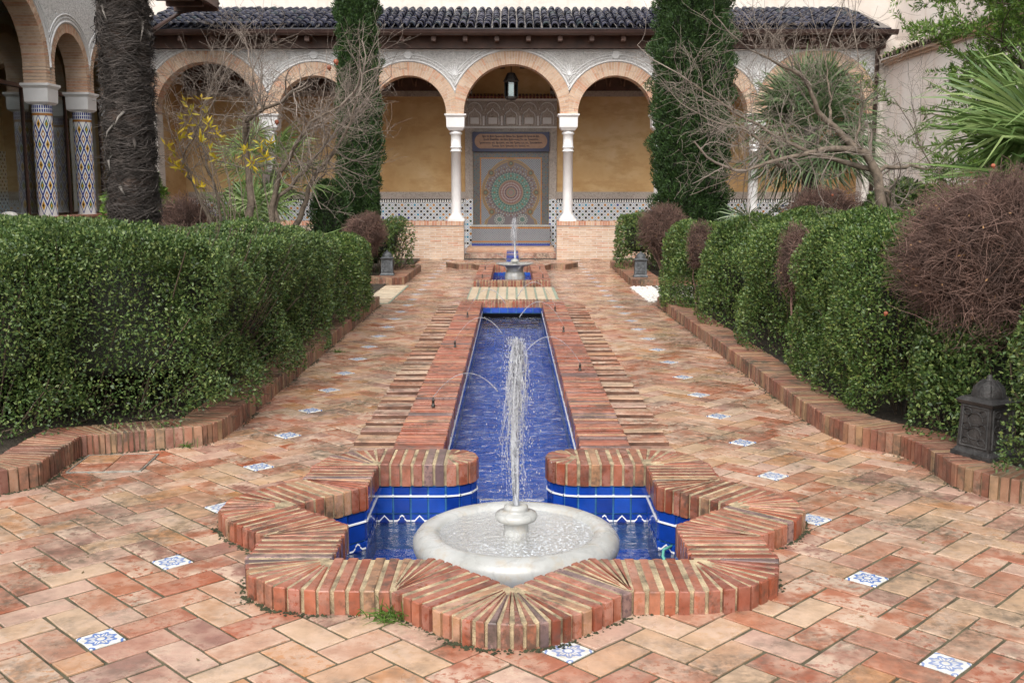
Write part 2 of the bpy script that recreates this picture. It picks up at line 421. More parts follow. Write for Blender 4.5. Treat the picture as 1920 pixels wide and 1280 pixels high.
def floor_tile():
    m, nt, p, _ = base('painted_star_tile')
    s = nd(nt, 'SeparateXYZ', None, {0: objco(nt)}).outputs
    x = mth(nt, 'DIVIDE', s[0], 0.066)
    y = mth(nt, 'DIVIDE', s[1], 0.066)
    r = mth(nt, 'SQRT', mth(nt, 'ADD', mth(nt, 'MULTIPLY', x, x), mth(nt, 'MULTIPLY', y, y)))
    th = mth(nt, 'ARCTAN2', y, x)
    c8 = mth(nt, 'COSINE', mth(nt, 'MULTIPLY', th, 8.0))
    ring = mth(nt, 'LESS_THAN', mth(nt, 'ABSOLUTE', mth(nt, 'SUBTRACT', r, mth(nt, 'ADD', 0.68, mth(nt, 'MULTIPLY', c8, 0.13)))), 0.10)
    spoke = mth(nt, 'MULTIPLY', mth(nt, 'GREATER_THAN', mth(nt, 'ABSOLUTE', c8), 0.88), mth(nt, 'MULTIPLY', mth(nt, 'GREATER_THAN', r, 0.26), mth(nt, 'LESS_THAN', r, 0.72)))
    ax = mth(nt, 'SUBTRACT', 1.0, mth(nt, 'ABSOLUTE', x))
    ay = mth(nt, 'SUBTRACT', 1.0, mth(nt, 'ABSOLUTE', y))
    rc = mth(nt, 'SQRT', mth(nt, 'ADD', mth(nt, 'MULTIPLY', ax, ax), mth(nt, 'MULTIPLY', ay, ay)))
    corner = mth(nt, 'LESS_THAN', mth(nt, 'ABSOLUTE', mth(nt, 'SUBTRACT', rc, 0.24)), 0.075)
    hub = mth(nt, 'LESS_THAN', mth(nt, 'ABSOLUTE', mth(nt, 'SUBTRACT', r, 0.27)), 0.06)
    k = mth(nt, 'MAXIMUM', mth(nt, 'MAXIMUM', ring, spoke), mth(nt, 'MAXIMUM', corner, hub))
    k = mth(nt, 'MULTIPLY', k, ramp(nt, noise(nt, pos(nt), 40, 4), [(0.30, 0.55), (0.5, 1.0)]))
    oi = nt.nodes.new('ShaderNodeObjectInfo').outputs['Random']
    k = mth(nt, 'MULTIPLY', k, mth(nt, 'ADD', mth(nt, 'MULTIPLY', oi, 0.35), 0.65))
    wht = ramp(nt, noise(nt, pos(nt), 20, 4), [(0.3, (0.52, 0.49, 0.43)), (0.6, (0.68, 0.68, 0.66))])
    nt.links.new(mix(nt, k, wht, (0.045, 0.13, 0.40)), p.inputs['Base Color'])
    p.inputs['Roughness'].default_value = 0.22
    return m
M['floor_tile'] = floor_tile()

def glass():
    m, nt, p, out = base('window_glass')
    gl = nd(nt, 'BsdfGlossy', None, {'Roughness': 0.02, 'Color': (0.85, 0.95, 0.97, 1)})
    tr = nd(nt, 'BsdfTransparent', None, {'Color': (0.78, 0.88, 0.88, 1)})
    fr = nd(nt, 'Fresnel', None, {'IOR': 1.6})
    f = mth(nt, 'ADD', mth(nt, 'MULTIPLY', fr.outputs[0], 1.0), 0.09, True)
    mx = nd(nt, 'MixShader', None, {0: f, 1: tr.outputs[0], 2: gl.outputs[0]})
    nt.links.new(mx.outputs[0], out.inputs['Surface'])
    return m
M['glass'] = glass()

# ------------------------------------------------------------------ mesh helpers
def tag(o, label=None, cat=None, group=None, kind=None):
    if label: o['label'] = label
    if cat: o['category'] = cat
    if group: o['group'] = group
    if kind: o['kind'] = kind
    return o

def empty(name, loc=(0, 0, 0), rz=0.0, label=None, cat=None, group=None, kind=None):
    o = bpy.data.objects.new(name, None)
    o.empty_display_size = 0.1
    o.location = loc
    o.rotation_euler = (0, 0, rz)
    COL.objects.link(o)
    return tag(o, label, cat, group, kind)

def link(name, me, parent=None, loc=None, rz=None, rot=None, scale=None):
    o = bpy.data.objects.new(name, me)
    COL.objects.link(o)
    if parent: o.parent = parent
    if loc is not None: o.location = loc
    if rz is not None: o.rotation_euler = (0, 0, rz)
    if rot is not None: o.rotation_euler = rot
    if scale is not None: o.scale = scale
    return o

def mesh_np(name, V, Q, mats, smooth=False, mi=None):
    V = np.asarray(V, dtype=np.float32)
    Q = np.asarray(Q, dtype=np.int32)
    me = bpy.data.meshes.new(name)
    me.vertices.add(len(V))
    me.vertices.foreach_set('co', V.ravel())
    n = Q.shape[1]
    me.loops.add(Q.size)
    me.loops.foreach_set('vertex_index', Q.ravel())
    me.polygons.add(len(Q))
    me.polygons.foreach_set('loop_start', np.arange(0, Q.size, n, dtype=np.int32))
    me.polygons.foreach_set('loop_total', np.full(len(Q), n, dtype=np.int32))
    if smooth:
        me.polygons.foreach_set('use_smooth', np.ones(len(Q), dtype=bool))
    for m in (mats if isinstance(mats, (list, tuple)) else [mats]):
        me.materials.append(m)
    if mi is not None:
        me.polygons.foreach_set('material_index', np.asarray(mi, dtype=np.int32))
    me.update(calc_edges=True)
    return me

class B:
    """collects simple shapes; build() makes one mesh object"""
    def __init__(s):
        s.v, s.f, s.m, s.sm = [], [], [], []
    def add(s, vs, fs, m=0, smooth=False):
        o = len(s.v)
        s.v += [tuple(p) for p in vs]
        s.f += [tuple(i + o for i in f) for f in fs]
        s.m += [m] * len(fs)
        s.sm += [smooth] * len(fs)
        return s
    def box(s, x0, x1, y0, y1, z0, z1, m=0):
        return s.add([(x0, y0, z0), (x1, y0, z0), (x1, y1, z0), (x0, y1, z0), (x0, y0, z1), (x1, y0, z1), (x1, y1, z1), (x0, y1, z1)],
                     [(0, 3, 2, 1), (4, 5, 6, 7), (0, 1, 5, 4), (1, 2, 6, 5), (2, 3, 7, 6), (3, 0, 4, 7)], m)
    def slab(s, poly, z0, z1, ch=0.004, m=0):
        n = len(poly)
        a = sum(poly[i][0] * poly[(i + 1) % n][1] - poly[(i + 1) % n][0] * poly[i][1] for i in range(n))
        if a < 0: poly = poly[::-1]
        t = inset(poly, ch)
        v = [(x, y, z0) for x, y in poly] + [(x, y, z1 - ch) for x, y in poly] + [(x, y, z1) for x, y in t]
        f = [tuple(range(2 * n, 3 * n)), tuple(range(n - 1, -1, -1))]
        for i in range(n):
            j = (i + 1) % n
            f += [(i, j, n + j, n + i), (n + i, n + j, 2 * n + j, 2 * n + i)]
        return s.add(v, f, m)
    def lathe(s, prof, c=(0, 0), n=32, m=0, smooth=True, close=False, rot=0.0):
        v, f = [], []
        for r, z in prof:
            for k in range(n):
                a = rot + 2 * PI * k / n
                v.append((c[0] + r * math.cos(a), c[1] + r * math.sin(a), z))
        for i in range(len(prof) - 1):
            for k in range(n):
                j = (k + 1) % n
                f.append((i * n + k, i * n + j, (i + 1) * n + j, (i + 1) * n + k))
        s.add(v, f, m, smooth)
        return s
    def tube(s, pts, r, n=6, m=0, cap=True):
        pts = [Vector(p) for p in pts]
        rs = r if isinstance(r, (list, tuple)) else [r] * len(pts)
        v, f = [], []
        for i, p in enumerate(pts):
            t = (pts[min(i + 1, len(pts) - 1)] - pts[max(i - 1, 0)]).normalized()
            up = Vector((0, 0, 1)) if abs(t.z) < 0.9 else Vector((1, 0, 0))
            a = t.cross(up).normalized()
            b = t.cross(a)
            for k in range(n):
                q = 2 * PI * k / n
                v.append(p + (a * math.cos(q) + b * math.sin(q)) * rs[i])
        for i in range(len(pts) - 1):
            for k in range(n):
                j = (k + 1) % n
                f.append((i * n + k, i * n + j, (i + 1) * n + j, (i + 1) * n + k))
        if cap:
            f += [tuple(range(n)), tuple(range((len(pts) - 1) * n, len(pts) * n))]
        return s.add(v, f, m, True)
    def build(s, name, mats, parent=None, **kw):
        me = bpy.data.meshes.new(name)
        me.from_pydata(s.v, [], s.f)
        for m in (mats if isinstance(mats, (list, tuple)) else [mats]):
            me.materials.append(m)
        me.polygons.foreach_set('material_index', s.m)
        me.polygons.foreach_set('use_smooth', s.sm)
        me.update()
        return link(name, me, parent, **kw)

def inset(poly, d):
    n = len(poly)
    out = []
    for i in range(n):
        p0, p1, p2 = poly[i - 1], poly[i], poly[(i + 1) % n]
        e1 = (p1[0] - p0[0], p1[1] - p0[1]); e2 = (p2[0] - p1[0], p2[1] - p1[1])
        l1 = math.hypot(*e1) or 1e-9; l2 = math.hypot(*e2) or 1e-9
        n1 = (-e1[1] / l1, e1[0] / l1); n2 = (-e2[1] / l2, e2[0] / l2)
        bx, by = n1[0] + n2[0], n1[1] + n2[1]
        k = d * 2 / max(bx * bx + by * by, 0.5)
        out.append((p1[0] + bx * k, p1[1] + by * k))
    return out

def lerp(a, b, t):
    return tuple(x + (y - x) * t for x, y in zip(a, b))

def tubes_np(P, Rr, n=3):
    """P (M,K,3), Rr (M,K) -> verts, quads of M thin tubes"""
    P = np.asarray(P, float); Rr = np.asarray(Rr, float)
    Mn, K, _ = P.shape
    T = np.gradient(P, axis=1)
    T /= np.linalg.norm(T, axis=2, keepdims=True) + 1e-9
    ref = np.zeros_like(T); ref[..., 0] = 0.37; ref[..., 1] = 0.61; ref[..., 2] = 0.70
    A = np.cross(T, ref); A /= np.linalg.norm(A, axis=2, keepdims=True) + 1e-9
    C = np.cross(T, A)
    ang = np.arange(n) * 2 * PI / n
    V = P[:, :, None, :] + Rr[:, :, None, None] * (A[:, :, None, :] * np.cos(ang)[None, None, :, None] + C[:, :, None, :] * np.sin(ang)[None, None, :, None])
    idx = np.arange(Mn * K * n).reshape(Mn, K, n)
    nx = np.roll(idx, -1, axis=2)
    Q = np.stack([idx[:, :-1], nx[:, :-1], nx[:, 1:], idx[:, 1:]], axis=-1).reshape(-1, 4)
    return V.reshape(-1, 3), Q

def leaves_np(C, D, S, L, W):
    """rhombic leaves: base C, direction D, side S, length L, width W (arrays)"""
    n = len(C)
    L = np.broadcast_to(L, n)[:, None]; W = np.broadcast_to(W, n)[:, None]
    up = np.cross(D, S)
    V = np.empty((n, 4, 3))
    V[:, 0] = C
    V[:, 1] = C + D * L * 0.45 + S * W * 0.5 + up * W * 0.15
    V[:, 2] = C + D * L
    V[:, 3] = C + D * L * 0.45 - S * W * 0.5 + up * W * 0.15
    return V.reshape(-1, 3), np.arange(n * 4).reshape(n, 4)

def unit(v):
    return v / (np.linalg.norm(v, axis=-1, keepdims=True) + 1e-9)

def wob(P, freq, seed, octs=3):
    """cheap smooth noise in about [-1, 1]"""
    g = np.random.default_rng(seed)
    out = np.zeros(len(P)); a = 1.0; tot = 0
    for o in range(octs):
        for _ in range(4):
            k = unit(g.normal(size=3)) * freq * (1.9 ** o) * g.uniform(0.7, 1.3)
            out += a * np.sin(P @ k + g.uniform(0, 6.28))
        tot += a * 2.0; a *= 0.55
    return out / tot

# ------------------------------------------------------------------ frame test used to decide which pieces are seen
_c, _s = math.cos(math.radians(8.23)), math.sin(math.radians(8.23))
def seen(x, y, z=0.0, mg=0.02):
    d = y * _c - (z - 1.6) * _s
    if d < 0.2: return False
    u = x / d * 1950 / 1920; v = (y * _s + (z - 1.6) * _c) / d * 1950 / 1280
    return abs(u) < 0.5 + mg and abs(v) < 0.5 + mg

# ------------------------------------------------------------------ star pool geometry (shared by paving and pool)
SC = (0.0, 4.88)
RI, CW = 1.05, 0.362
RN = RI * math.cos(PI / 4) / math.cos(PI / 8)
def star_pt(k, r=None):
    a = -PI / 2 + k * PI / 8
    r = r if r is not None else (RI if k % 2 == 0 else RN)
    return (SC[0] + r * math.cos(a), SC[1] + r * math.sin(a))
def star_r(x, y, tipr, power=1.0):
    """radius of the inner star outline in the direction of (x, y)"""
    a = math.atan2(y - SC[1], x - SC[0]) + PI / 2
    k = a / (PI / 8)
    k0 = math.floor(k); p, q = star_pt(k0), star_pt(k0 + 1)
    dx, dy = math.cos(a - PI / 2), math.sin(a - PI / 2)
    ex, ey = q[0] - p[0], q[1] - p[1]
    den = dx * ey - dy * ex
    return ((p[0] - SC[0]) * ey - (p[1] - SC[1]) * ex) / den if abs(den) > 1e-9 else tipr
CH_IN, CH_OUT = 0.41, 0.715
CH_Y0, CH_Y1 = 5.98, 14.40
def in_pool(x, y, mg=0.03):
    rr = math.hypot(x - SC[0], y - SC[1])
    if rr < 1.5 and rr < star_r(x, y, RI) + mg: return True
    if abs(x) < CH_IN + mg and 5.3 < y < CH_Y1 + mg: return True
    if abs(x) < 0.34 + mg and 17.0 < y < 20.9: return True
    return False

# ------------------------------------------------------------------ ground
ground = empty('ground', kind='structure')
g = B()
g.add([(-60, -20, -0.9), (60, -20, -0.9), (60, 80, -0.9), (-60, 80, -0.9)], [(0, 1, 2, 3)])
g.build('earth', M['soil'], ground)

paving = empty('paving', kind='structure')
bed = B()
cs = 0.1
xs = np.arange(-8.0, 8.0, cs)
ys = np.arange(-1.0, 24.5, cs)
for y in ys:
    run = None
    for x in list(xs) + [99]:
        ok = x < 90 and not in_pool(x + cs / 2, y + cs / 2, 0.12) and not (6.15 < y + cs / 2 < 14.3 and 0.70 < abs(x + cs / 2) < 0.92)
        if ok and run is None: run = x
        if not ok and run is not None:
            e = x if x < 90 else 8.0
            bed.add([(run, y, -0.005), (e, y, -0.005), (e, y + cs, -0.005), (run, y + cs, -0.005)], [(0, 1, 2, 3)])
            run = None
bed.build('joint_bed', M['bed'], paving)

# kerb lines (outer foot line), left bed and right bed
KL = [(-3.60, 4.86), (-2.73, 5.36), (-2.585, 5.52), (-2.61, 5.86), (-2.62, 6.17), (-2.28, 6.32), (-1.96, 6.44), (-1.885, 6.62), (-1.87, 7.0), (-1.87, 14.62)]
KR = [(3.35, 4.72), (2.66, 5.16), (2.50, 5.29), (2.42, 5.50), (2.405, 5.72), (2.41, 5.97), (2.365, 6.18), (2.15, 6.50), (2.08, 6.78), (2.06, 7.3), (2.05, 14.58)]
def in_beds(x, y):
    for K, s in ((KL, -1), (KR, 1)):
        if y > 14.7: continue
        for i in range(len(K) - 1):
            (x0, y0), (x1, y1) = K[i], K[i + 1]
            if min(y0, y1) <= y <= max(y0, y1) and abs(y1 - y0) > 1e-6:
                xx = x0 + (x1 - x0) * (y - y0) / (y1 - y0)
                if s * (x - xx) > 0.16: return True
        if s * x > 3.7 and y > 4.9: return True
    return False

W = 0.14
U = W / math.sqrt(2)
J = 0.0060
def rect(i0, i1, k0, k1):
    pts = []
    for i, k in ((i0, k0), (i1, k0), (i1, k1), (i0, k1)):
        pts.append(((i - k) * U, (i + k) * U))
    return pts
cols = []
off = -15
seq = [(-15, 'S'), (2, 'S'), (15, 'S')]
def fill(a, b, first):
    t = first
    o = a
    while o + 2 <= b:
        cols.append((o, t)); t = 'V' if t == 'H' else 'H'; o += 2
fill(-14, 2, 'H'); fill(3, 15, 'H'); fill(16, 46, 'H')
o, t = -17, 'V'
while o > -47:
    cols.append((o, t)); t = 'H' if t == 'V' else 'V'; o -= 2
cols += seq
pieces = []
for off, t in cols:
    for k in range(-60, 150):
        if t == 'H': q = (k + off, k + off + 2, k, k + 1)
        elif t == 'V': q = (k + off, k + off + 1, k - 1, k + 1)
        else: q = (k + off, k + off + 1, k, k + 1)
        poly = rect(*q)
        cx = sum(p[0] for p in poly) / 4; cy = sum(p[1] for p in poly) / 4
        if cy < 2.2 or cy > 24.45: continue
        if abs(cx) > 4.6: continue
        if any(in_pool(px, py, 0.03) for px, py in poly): continue
        if 6.0 < cy < 14.6 and abs(cx) < 0.86: continue          # channel coping and comb courses
        if 14.5 < cy < 21.0 and abs(cx) < 0.50: continue
        if in_beds(cx, cy): continue
        rr = math.hypot(cx - SC[0], cy - SC[1])
        if rr < 1.02: continue
        pieces.append((cy, cx, t, k, q, poly))
mesh_full = []
def brick_mesh(l, w, seed):
    r = random.Random(seed)
    b = B()
    hl, hw = l / 2 - J, w / 2 - J
    jt = lambda: r.uniform(-0.003, 0.003)
    b.slab([(-hl + jt(), -hw + jt()), (0, -hw + jt() * 0.5), (hl + jt(), -hw + jt()), (hl + jt(), hw + jt()), (0, hw + jt() * 0.5), (-hl + jt(), hw + jt())], -0.035, 0, 0.0022)
    o = b.build('brick', M['pave'])
    me = o.data
    bpy.data.objects.remove(o)
    return me
FULL = [brick_mesh(2 * W, W, s) for s in range(5)]
HALF = [brick_mesh(W, W, s) for s in range(3)]
TILE = brick_mesh(W * 0.985, W * 0.985, 9)
TILE.materials.clear(); TILE.materials.append(M['floor_tile'])
pieces.sort(key=lambda p: math.hypot(p[0], p[1]))
nb = nt_ = 0
rest = B()
for cy, cx, t, k, q, poly in pieces:
    rz = {'H': PI / 4, 'V': 3 * PI / 4, 'S': PI / 4}[t]
    istile = t == 'S' and (k % 4 == 1 if q[0] - k != 2 else k % 4 == 0 and cy < 6)
    vis = seen(cx, cy)
    dz = R.uniform(-0.0015, 0.0025)
    if istile:
        if vis:
            link('floor_tile', TILE, paving, (cx, cy, 0.001), rz + R.choice((0, 1, 2, 3)) * PI / 2 + R.uniform(-.02, .02))
        continue
    under = math.hypot(cx - SC[0], cy - SC[1]) < star_r(cx, cy, RI) + 0.26 and math.hypot(cx - SC[0], cy - SC[1]) < 1.5
    if vis and nb < 300 and not under:
        me = R.choice(HALF if t == 'S' else FULL)
        link('brick', me, paving, (cx, cy, dz), None, (R.uniform(-.008, .008), R.uniform(-.008, .008), rz + R.uniform(-.008, .008)))
        nb += 1
    elif seen(cx, cy, 0, 0.25) or cy < 8:
        rest.slab(inset(poly, J + R.uniform(-.001, .002)), -0.03, dz, 0.0022)
far = rest.build('far_brick_paving', M['pave'], paving)
tag(far, kind='stuff')

# ------------------------------------------------------------------ brick-on-edge courses
def course(parent, stations, z0, z1, pitch, joint, mat, mort, proud=0.013, limit=None, mz0=None, fan=None, name='brick', wear=1.0):
    """stations: list of ((ax, ay), (bx, by)); bricks run from rail A to rail B. One object per brick, one mortar bed."""
    mb = B()
    left = B(); count = 0
    for i in range(len(stations) - 1):
        (a0, b0), (a1, b1) = stations[i], stations[i + 1]
        ln = max(math.dist(a0, a1), math.dist(b0, b1))
        if ln < 1e-4: continue
        fanlike = min(math.dist(a0, a1), math.dist(b0, b1)) < 0.01
        n = max(1, round(ln / (pitch * (1.03 if fanlike else 1.0))))
        ta = lerp(a0, b0, 0.02); tb = lerp(a0, b0, 0.98); tc = lerp(a1, b1, 0.02); td = lerp(a1, b1, 0.98)
        wdt = math.dist(a0, b0)
        e = proud / max(wdt, 0.01)
        pa, pb, pc, pd = lerp(a0, b0, e), lerp(a0, b0, 1 - e), lerp(a1, b1, e), lerp(a1, b1, 1 - e)
        poly = [pa, pc, pd, pb]
        ar = sum(poly[q][0] * poly[(q + 1) % 4][1] - poly[(q + 1) % 4][0] * poly[q][1] for q in range(4))
        if ar < 0: poly = poly[::-1]
        zz = mz0 if mz0 is not None else z0
        mb.add([(x, y, zz) for x, y in poly] + [(x, y, z1 - 0.0032) for x, y in poly],
               [(3, 2, 1, 0), (4, 5, 6, 7), (0, 1, 5, 4), (1, 2, 6, 5), (2, 3, 7, 6), (3, 0, 4, 7)])
        la, lb = math.dist(a0, a1), math.dist(b0, b1)
        jA = min(joint / max(la / n, 1e-6), 0.45); jB = min(joint / max(lb / n, 1e-6), 0.45)
        for k in range(n):
            f = 0.5 * R.uniform(0.7, 1.3)
            def P(c0, c1, jj, s):
                return lerp(c0, c1, (k + (jj * f if s == 0 else 1 - jj * (1 - f))) / n)
            A0, A1 = P(a0, a1, jA, 0), P(a0, a1, jA, 1)
            B0, B1 = P(b0, b1, jB, 0), P(b0, b1, jB, 1)
            if la < 0.03 * n and lb > la:                 # fan: the brick starts clear of the hub
                s = R.uniform(0.13, 0.38)
                A0, A1 = lerp(A0, B0, s), lerp(A1, B1, s)
            if lb < 0.03 * n and la > lb:
                s = R.uniform(0.04, 0.30)
                B0, B1 = lerp(B0, A0, s), lerp(B1, A1, s)
            ea, eb = R.uniform(-.004, .004) * wear / wdt, R.uniform(-.004, .006) * wear / wdt
            poly = [lerp(A0, B0, -ea), lerp(A1, B1, -ea), lerp(B1, A1, -eb), lerp(B0, A0, -eb)]
            dz = R.uniform(-.003, .002) * wear
            count += 1
            if limit is None or count <= limit:
                b = B(); b.slab(poly, z0, z1 + dz, 0.0045); b.build(name, mat, parent)
            else:
                left.slab(poly, z0, z1 + dz, 0.004)
    mo = mb.build('mortar', mort, parent)
    if left.v:
        lo = left.build('far_bricks', mat, parent); tag(lo, kind='stuff')
    return mo

# ---- the star
star = empty('star_pool', (0, 0, 0), 0, 'eight pointed star pool with red brick coping and cobalt tiled walls in the foreground', 'pool')
Z_ST = 0.096
def seg_normal(p, q):
    ex, ey = q[0] - p[0], q[1] - p[1]
    l = math.hypot(ex, ey)
    n = (ey / l, -ex / l)
    mx, my = (p[0] + q[0]) / 2 - SC[0], (p[1] + q[1]) / 2 - SC[1]
    return n if n[0] * mx + n[1] * my > 0 else (-n[0], -n[1])
NOUT = RN + CW / math.cos(PI / 8)
CAPY0 = SC[1] + RI / math.sqrt(2)      # inner line of the two back arms
CAPC = (0.19 + CW / 2, CAPY0 + CW / 2)
def star_stations(sgn):
    def mir(p): return (sgn * p[0], p[1])
    st = []
    # half of the front tip fan
    t0 = star_pt(0); n0 = seg_normal(star_pt(0), star_pt(1))
    a1 = math.atan2(n0[1], n0[0])
    for i in range(4):
        a = -PI / 2 + (a1 + PI / 2) * i / 3
        st.append((mir(t0), mir((t0[0] + CW * math.cos(a), t0[1] + CW * math.sin(a)))))
    for k in range(0, 7):
        p, q = star_pt(k), star_pt(k + 1)
        n = seg_normal(p, q)
        if k % 2 == 0:      # tip -> notch
            if k == 6:
                q = (CAPC[0], CAPY0)
                st.append((mir(p), mir((p[0] + CW * n[0], p[1] + CW * n[1]))))
                st.append((mir(q), mir((q[0], q[1] + CW))))
                for i in range(1, 9):
                    a = i / 8 * PI
                    st.append((mir((q[0], q[1] + CW * i / 8)) if False else mir(CAPC), mir((CAPC[0] - CW / 2 * math.sin(a), CAPC[1] + CW / 2 * math.cos(a)))))
                break
            no = star_pt(k + 1, NOUT)
            st.append((mir(p), mir((p[0] + CW * n[0], p[1] + CW * n[1]))))
            st.append((mir((no[0] - CW * n[0], no[1] - CW * n[1])), mir(no)))
            st.append((mir(q), mir(no)))
        else:               # notch -> tip, then fan round the tip
            no = star_pt(k, NOUT)
            st.append((mir(p), mir(no)))
            st.append((mir((no[0] - CW * n[0], no[1] - CW * n[1])), mir(no)))
            st.append((mir(q), mir((q[0] + CW * n[0], q[1] + CW * n[1]))))
            n2 = seg_normal(star_pt(k + 1), star_pt(k + 2)) if k + 1 < 6 else (0, 1)
            b0 = math.atan2(n[1], n[0]); b1 = math.atan2(n2[1], n2[0])
            for i in range(1, 4):
                a = b0 + (b1 - b0) * i / 3
                st.append((mir(q), mir((q[0] + CW * math.cos(a), q[1] + CW * math.sin(a)))))
    return st
for sgn in (1, -1):
    st = star_stations(sgn)
    main = st[:-8]
    course(star, main, -0.028, Z_ST, 0.0580, 0.0155, M['cope'], M['mortar'])
    course(star, [((CAPC[0] * sgn, CAPY0 + CW / 2), (CAPC[0] * sgn, CAPY0))] + st[-8:] if False else
           [((CAPC[0] * sgn - 0.0, CAPC[1]), (CAPC[0] * sgn - sgn * CW / 2 * math.sin(i / 8 * PI), CAPC[1] - CW / 2 * math.cos(i / 8 * PI))) for i in range(9)],
           -0.028, Z_ST, 0.056, 0.018, M['cope'], M['mortar'])

# tiled walls of the star
WL, WL_CH, FLR = -0.235, -0.145, -0.42
def tile_wall(parent, pts, z_rows, tw, mat, thick=0.012, grout=None, back=0.02):
    """pts: wall line with the pool on the left of the direction of travel"""
    gb = B()
    for i in range(len(pts) - 1):
        p, q = pts[i], pts[i + 1]
        l = math.dist(p, q)
        ex, ey = (q[0] - p[0]) / l, (q[1] - p[1]) / l
        nx, ny = -ey, ex                      # towards the pool
        gb.add([(p[0], p[1], FLR), (q[0], q[1], FLR), (q[0], q[1], 0.0), (p[0], p[1], 0.0)], [(0, 1, 2, 3)])
        n = max(1, round(l / tw))
        for z0, z1, kind in z_rows:
            for k in range(n):
                a, b_ = (k + 0.03) / n * l, (k + 0.97) / n * l
                b = B()
                j = R.uniform(-0.0015, 0.0015)
                d1 = thick + j
                P = lambda s, d, z: (p[0] + ex * s + nx * d, p[1] + ey * s + ny * d, z)
                zz0, zz1 = z0 + 0.002, z1 - 0.002
                v = [P(a, -0.005, zz0), P(b_, -0.005, zz0), P(b_, -0.005, zz1), P(a, -0.005, zz1),
                     P(a + .003, d1, zz0 + .003), P(b_ - .003, d1, zz0 + .003), P(b_ - .003, d1, zz1 - .003), P(a + .003, d1, zz1 - .003)]
                b.add(v, [(4, 5, 6, 7), (0, 1, 5, 4), (1, 2, 6, 5), (2, 3, 7, 6), (3, 0, 4, 7)])
                if kind == 'zig':
                    w = b_ - a; h = zz1 - zz0
                    zz = [(0, .30), (.22, .30), (.36, .55), (.36, .72), (.5, .92), (.64, .72), (.64, .55), (.78, .30), (1, .30)]
                    if k % 2: zz = [(0, .30), (.2, .30), (.5, .88), (.8, .30), (1, .30)]
                    for (u0, w0), (u1, w1) in zip(zz[:-1], zz[1:]):
                        t = 0.09
                        b.add([P(a + u0 * w, d1 + .001, zz0 + (w0 - t) * h), P(a + u1 * w, d1 + .001, zz0 + (w1 - t) * h),
                               P(a + u1 * w, d1 + .001, zz0 + (w1 + t) * h), P(a + u0 * w, d1 + .001, zz0 + (w0 + t) * h)], [(0, 1, 2, 3)], 1)
                b.build('tile', [mat, M['tile_white']], parent)
            if kind == 'lined':
                b = B()
                P = lambda s, d, z: (p[0] + ex * s + nx * d, p[1] + ey * s + ny * d, z)
                b.add([P(0, 0, z0 - .006), P(l, 0, z0 - .006), P(l, 0, z0 + .006), P(0, 0, z0 + .006),
                       P(0, thick + .006, z0 - .004), P(l, thick + .006, z0 - .004), P(l, thick + .006, z0 + .004), P(0, thick + .006, z0 + .004)],
                      [(4, 5, 6, 7), (0, 1, 5, 4), (2, 3, 7, 6)])
                b.build('white_trim', M['tile_white'], parent)
    gb.build('tile_backing', M['blue_grout'], parent)
OFS = 0.022
wallpts = []
inner = [star_pt(k) for k in range(-6, 7)]
wp = []
for k in range(-6, 7):
    p = star_pt(k)
    r = math.hypot(p[0] - SC[0], p[1] - SC[1]); f = (r + OFS * (1.4 if k % 2 == 0 else 1.08)) / r
    wp.append((SC[0] + (p[0] - SC[0]) * f, SC[1] + (p[1] - SC[1]) * f))
cap_l = [(-(CAPC[0] - (CW / 2 - OFS) * math.sin(i / 4 * PI / 1.6)), CAPC[1] - (CW / 2 - OFS) * math.cos(i / 4 * PI / 1.6)) for i in range(5)]
cap_r = [(-x, y) for x, y in cap_l]
line = cap_l[::-1] + wp + cap_r
ROWS = [(-0.088, -0.034, 'lined'), (-0.190, -0.094, 'plain'), (-0.248, -0.192, 'zig'), (-0.36, -0.25, 'plain')]
tile_wall(star, line, ROWS[:3], 0.107, M['blue'])
b = B()
b.add([(-1.3, 3.5, -0.40), (1.3, 3.5, -0.40), (1.3, 6.1, -0.40), (-1.3, 6.1, -0.40)], [(0, 1, 2, 3)])
b.build('pool_floor', M['blue_floor'], star)
M['water_star'] = water_mat('star_pool_water', (0.78, 0.86, 1.0), foam=0.08, stretch=(12, 16, 1))
M['water_ch'] = water_mat('channel_water', (0.85, 0.90, 1.0), foam=0.62, stretch=(8, 40, 1), crisp=True)
b = B()
b.add([(x, y, WL) for x, y in [star_pt(k, (RI if k % 2 == 0 else RN) + 0.03) for k in range(16)]], [tuple(range(16))])
w = b.build('pool_water', M['water_star'])
tag(w, 'deep blue water lying in the star shaped pool around the marble bowl', 'water', kind='structure')
# dark drain lights under the water and a hose end
for x, y, lab in ((-0.56, 5.12, 'left'), (0.62, 5.10, 'right')):
    b = B(); b.lathe([(0.0, -0.29), (0.055, -0.29), (0.075, -0.31), (0.08, -0.40)], (x, y), 20)
    o = b.build('underwater_lamp', M['black'])
    tag(o, 'round black underwater lamp beside the %s of the marble bowl' % lab, 'lamp', 'underwater lamps in the star pool')
b = B(); b.tube([(0.83, 5.02, -0.39), (0.80, 5.0, -0.30), (0.76, 5.03, -0.22), (0.77, 5.08, -0.205), (0.82, 5.13, -0.20)], 0.008, 6)
tag(b.build('hose', M['lattice']), 'short teal hose curling in the right arm of the star pool', 'hose')

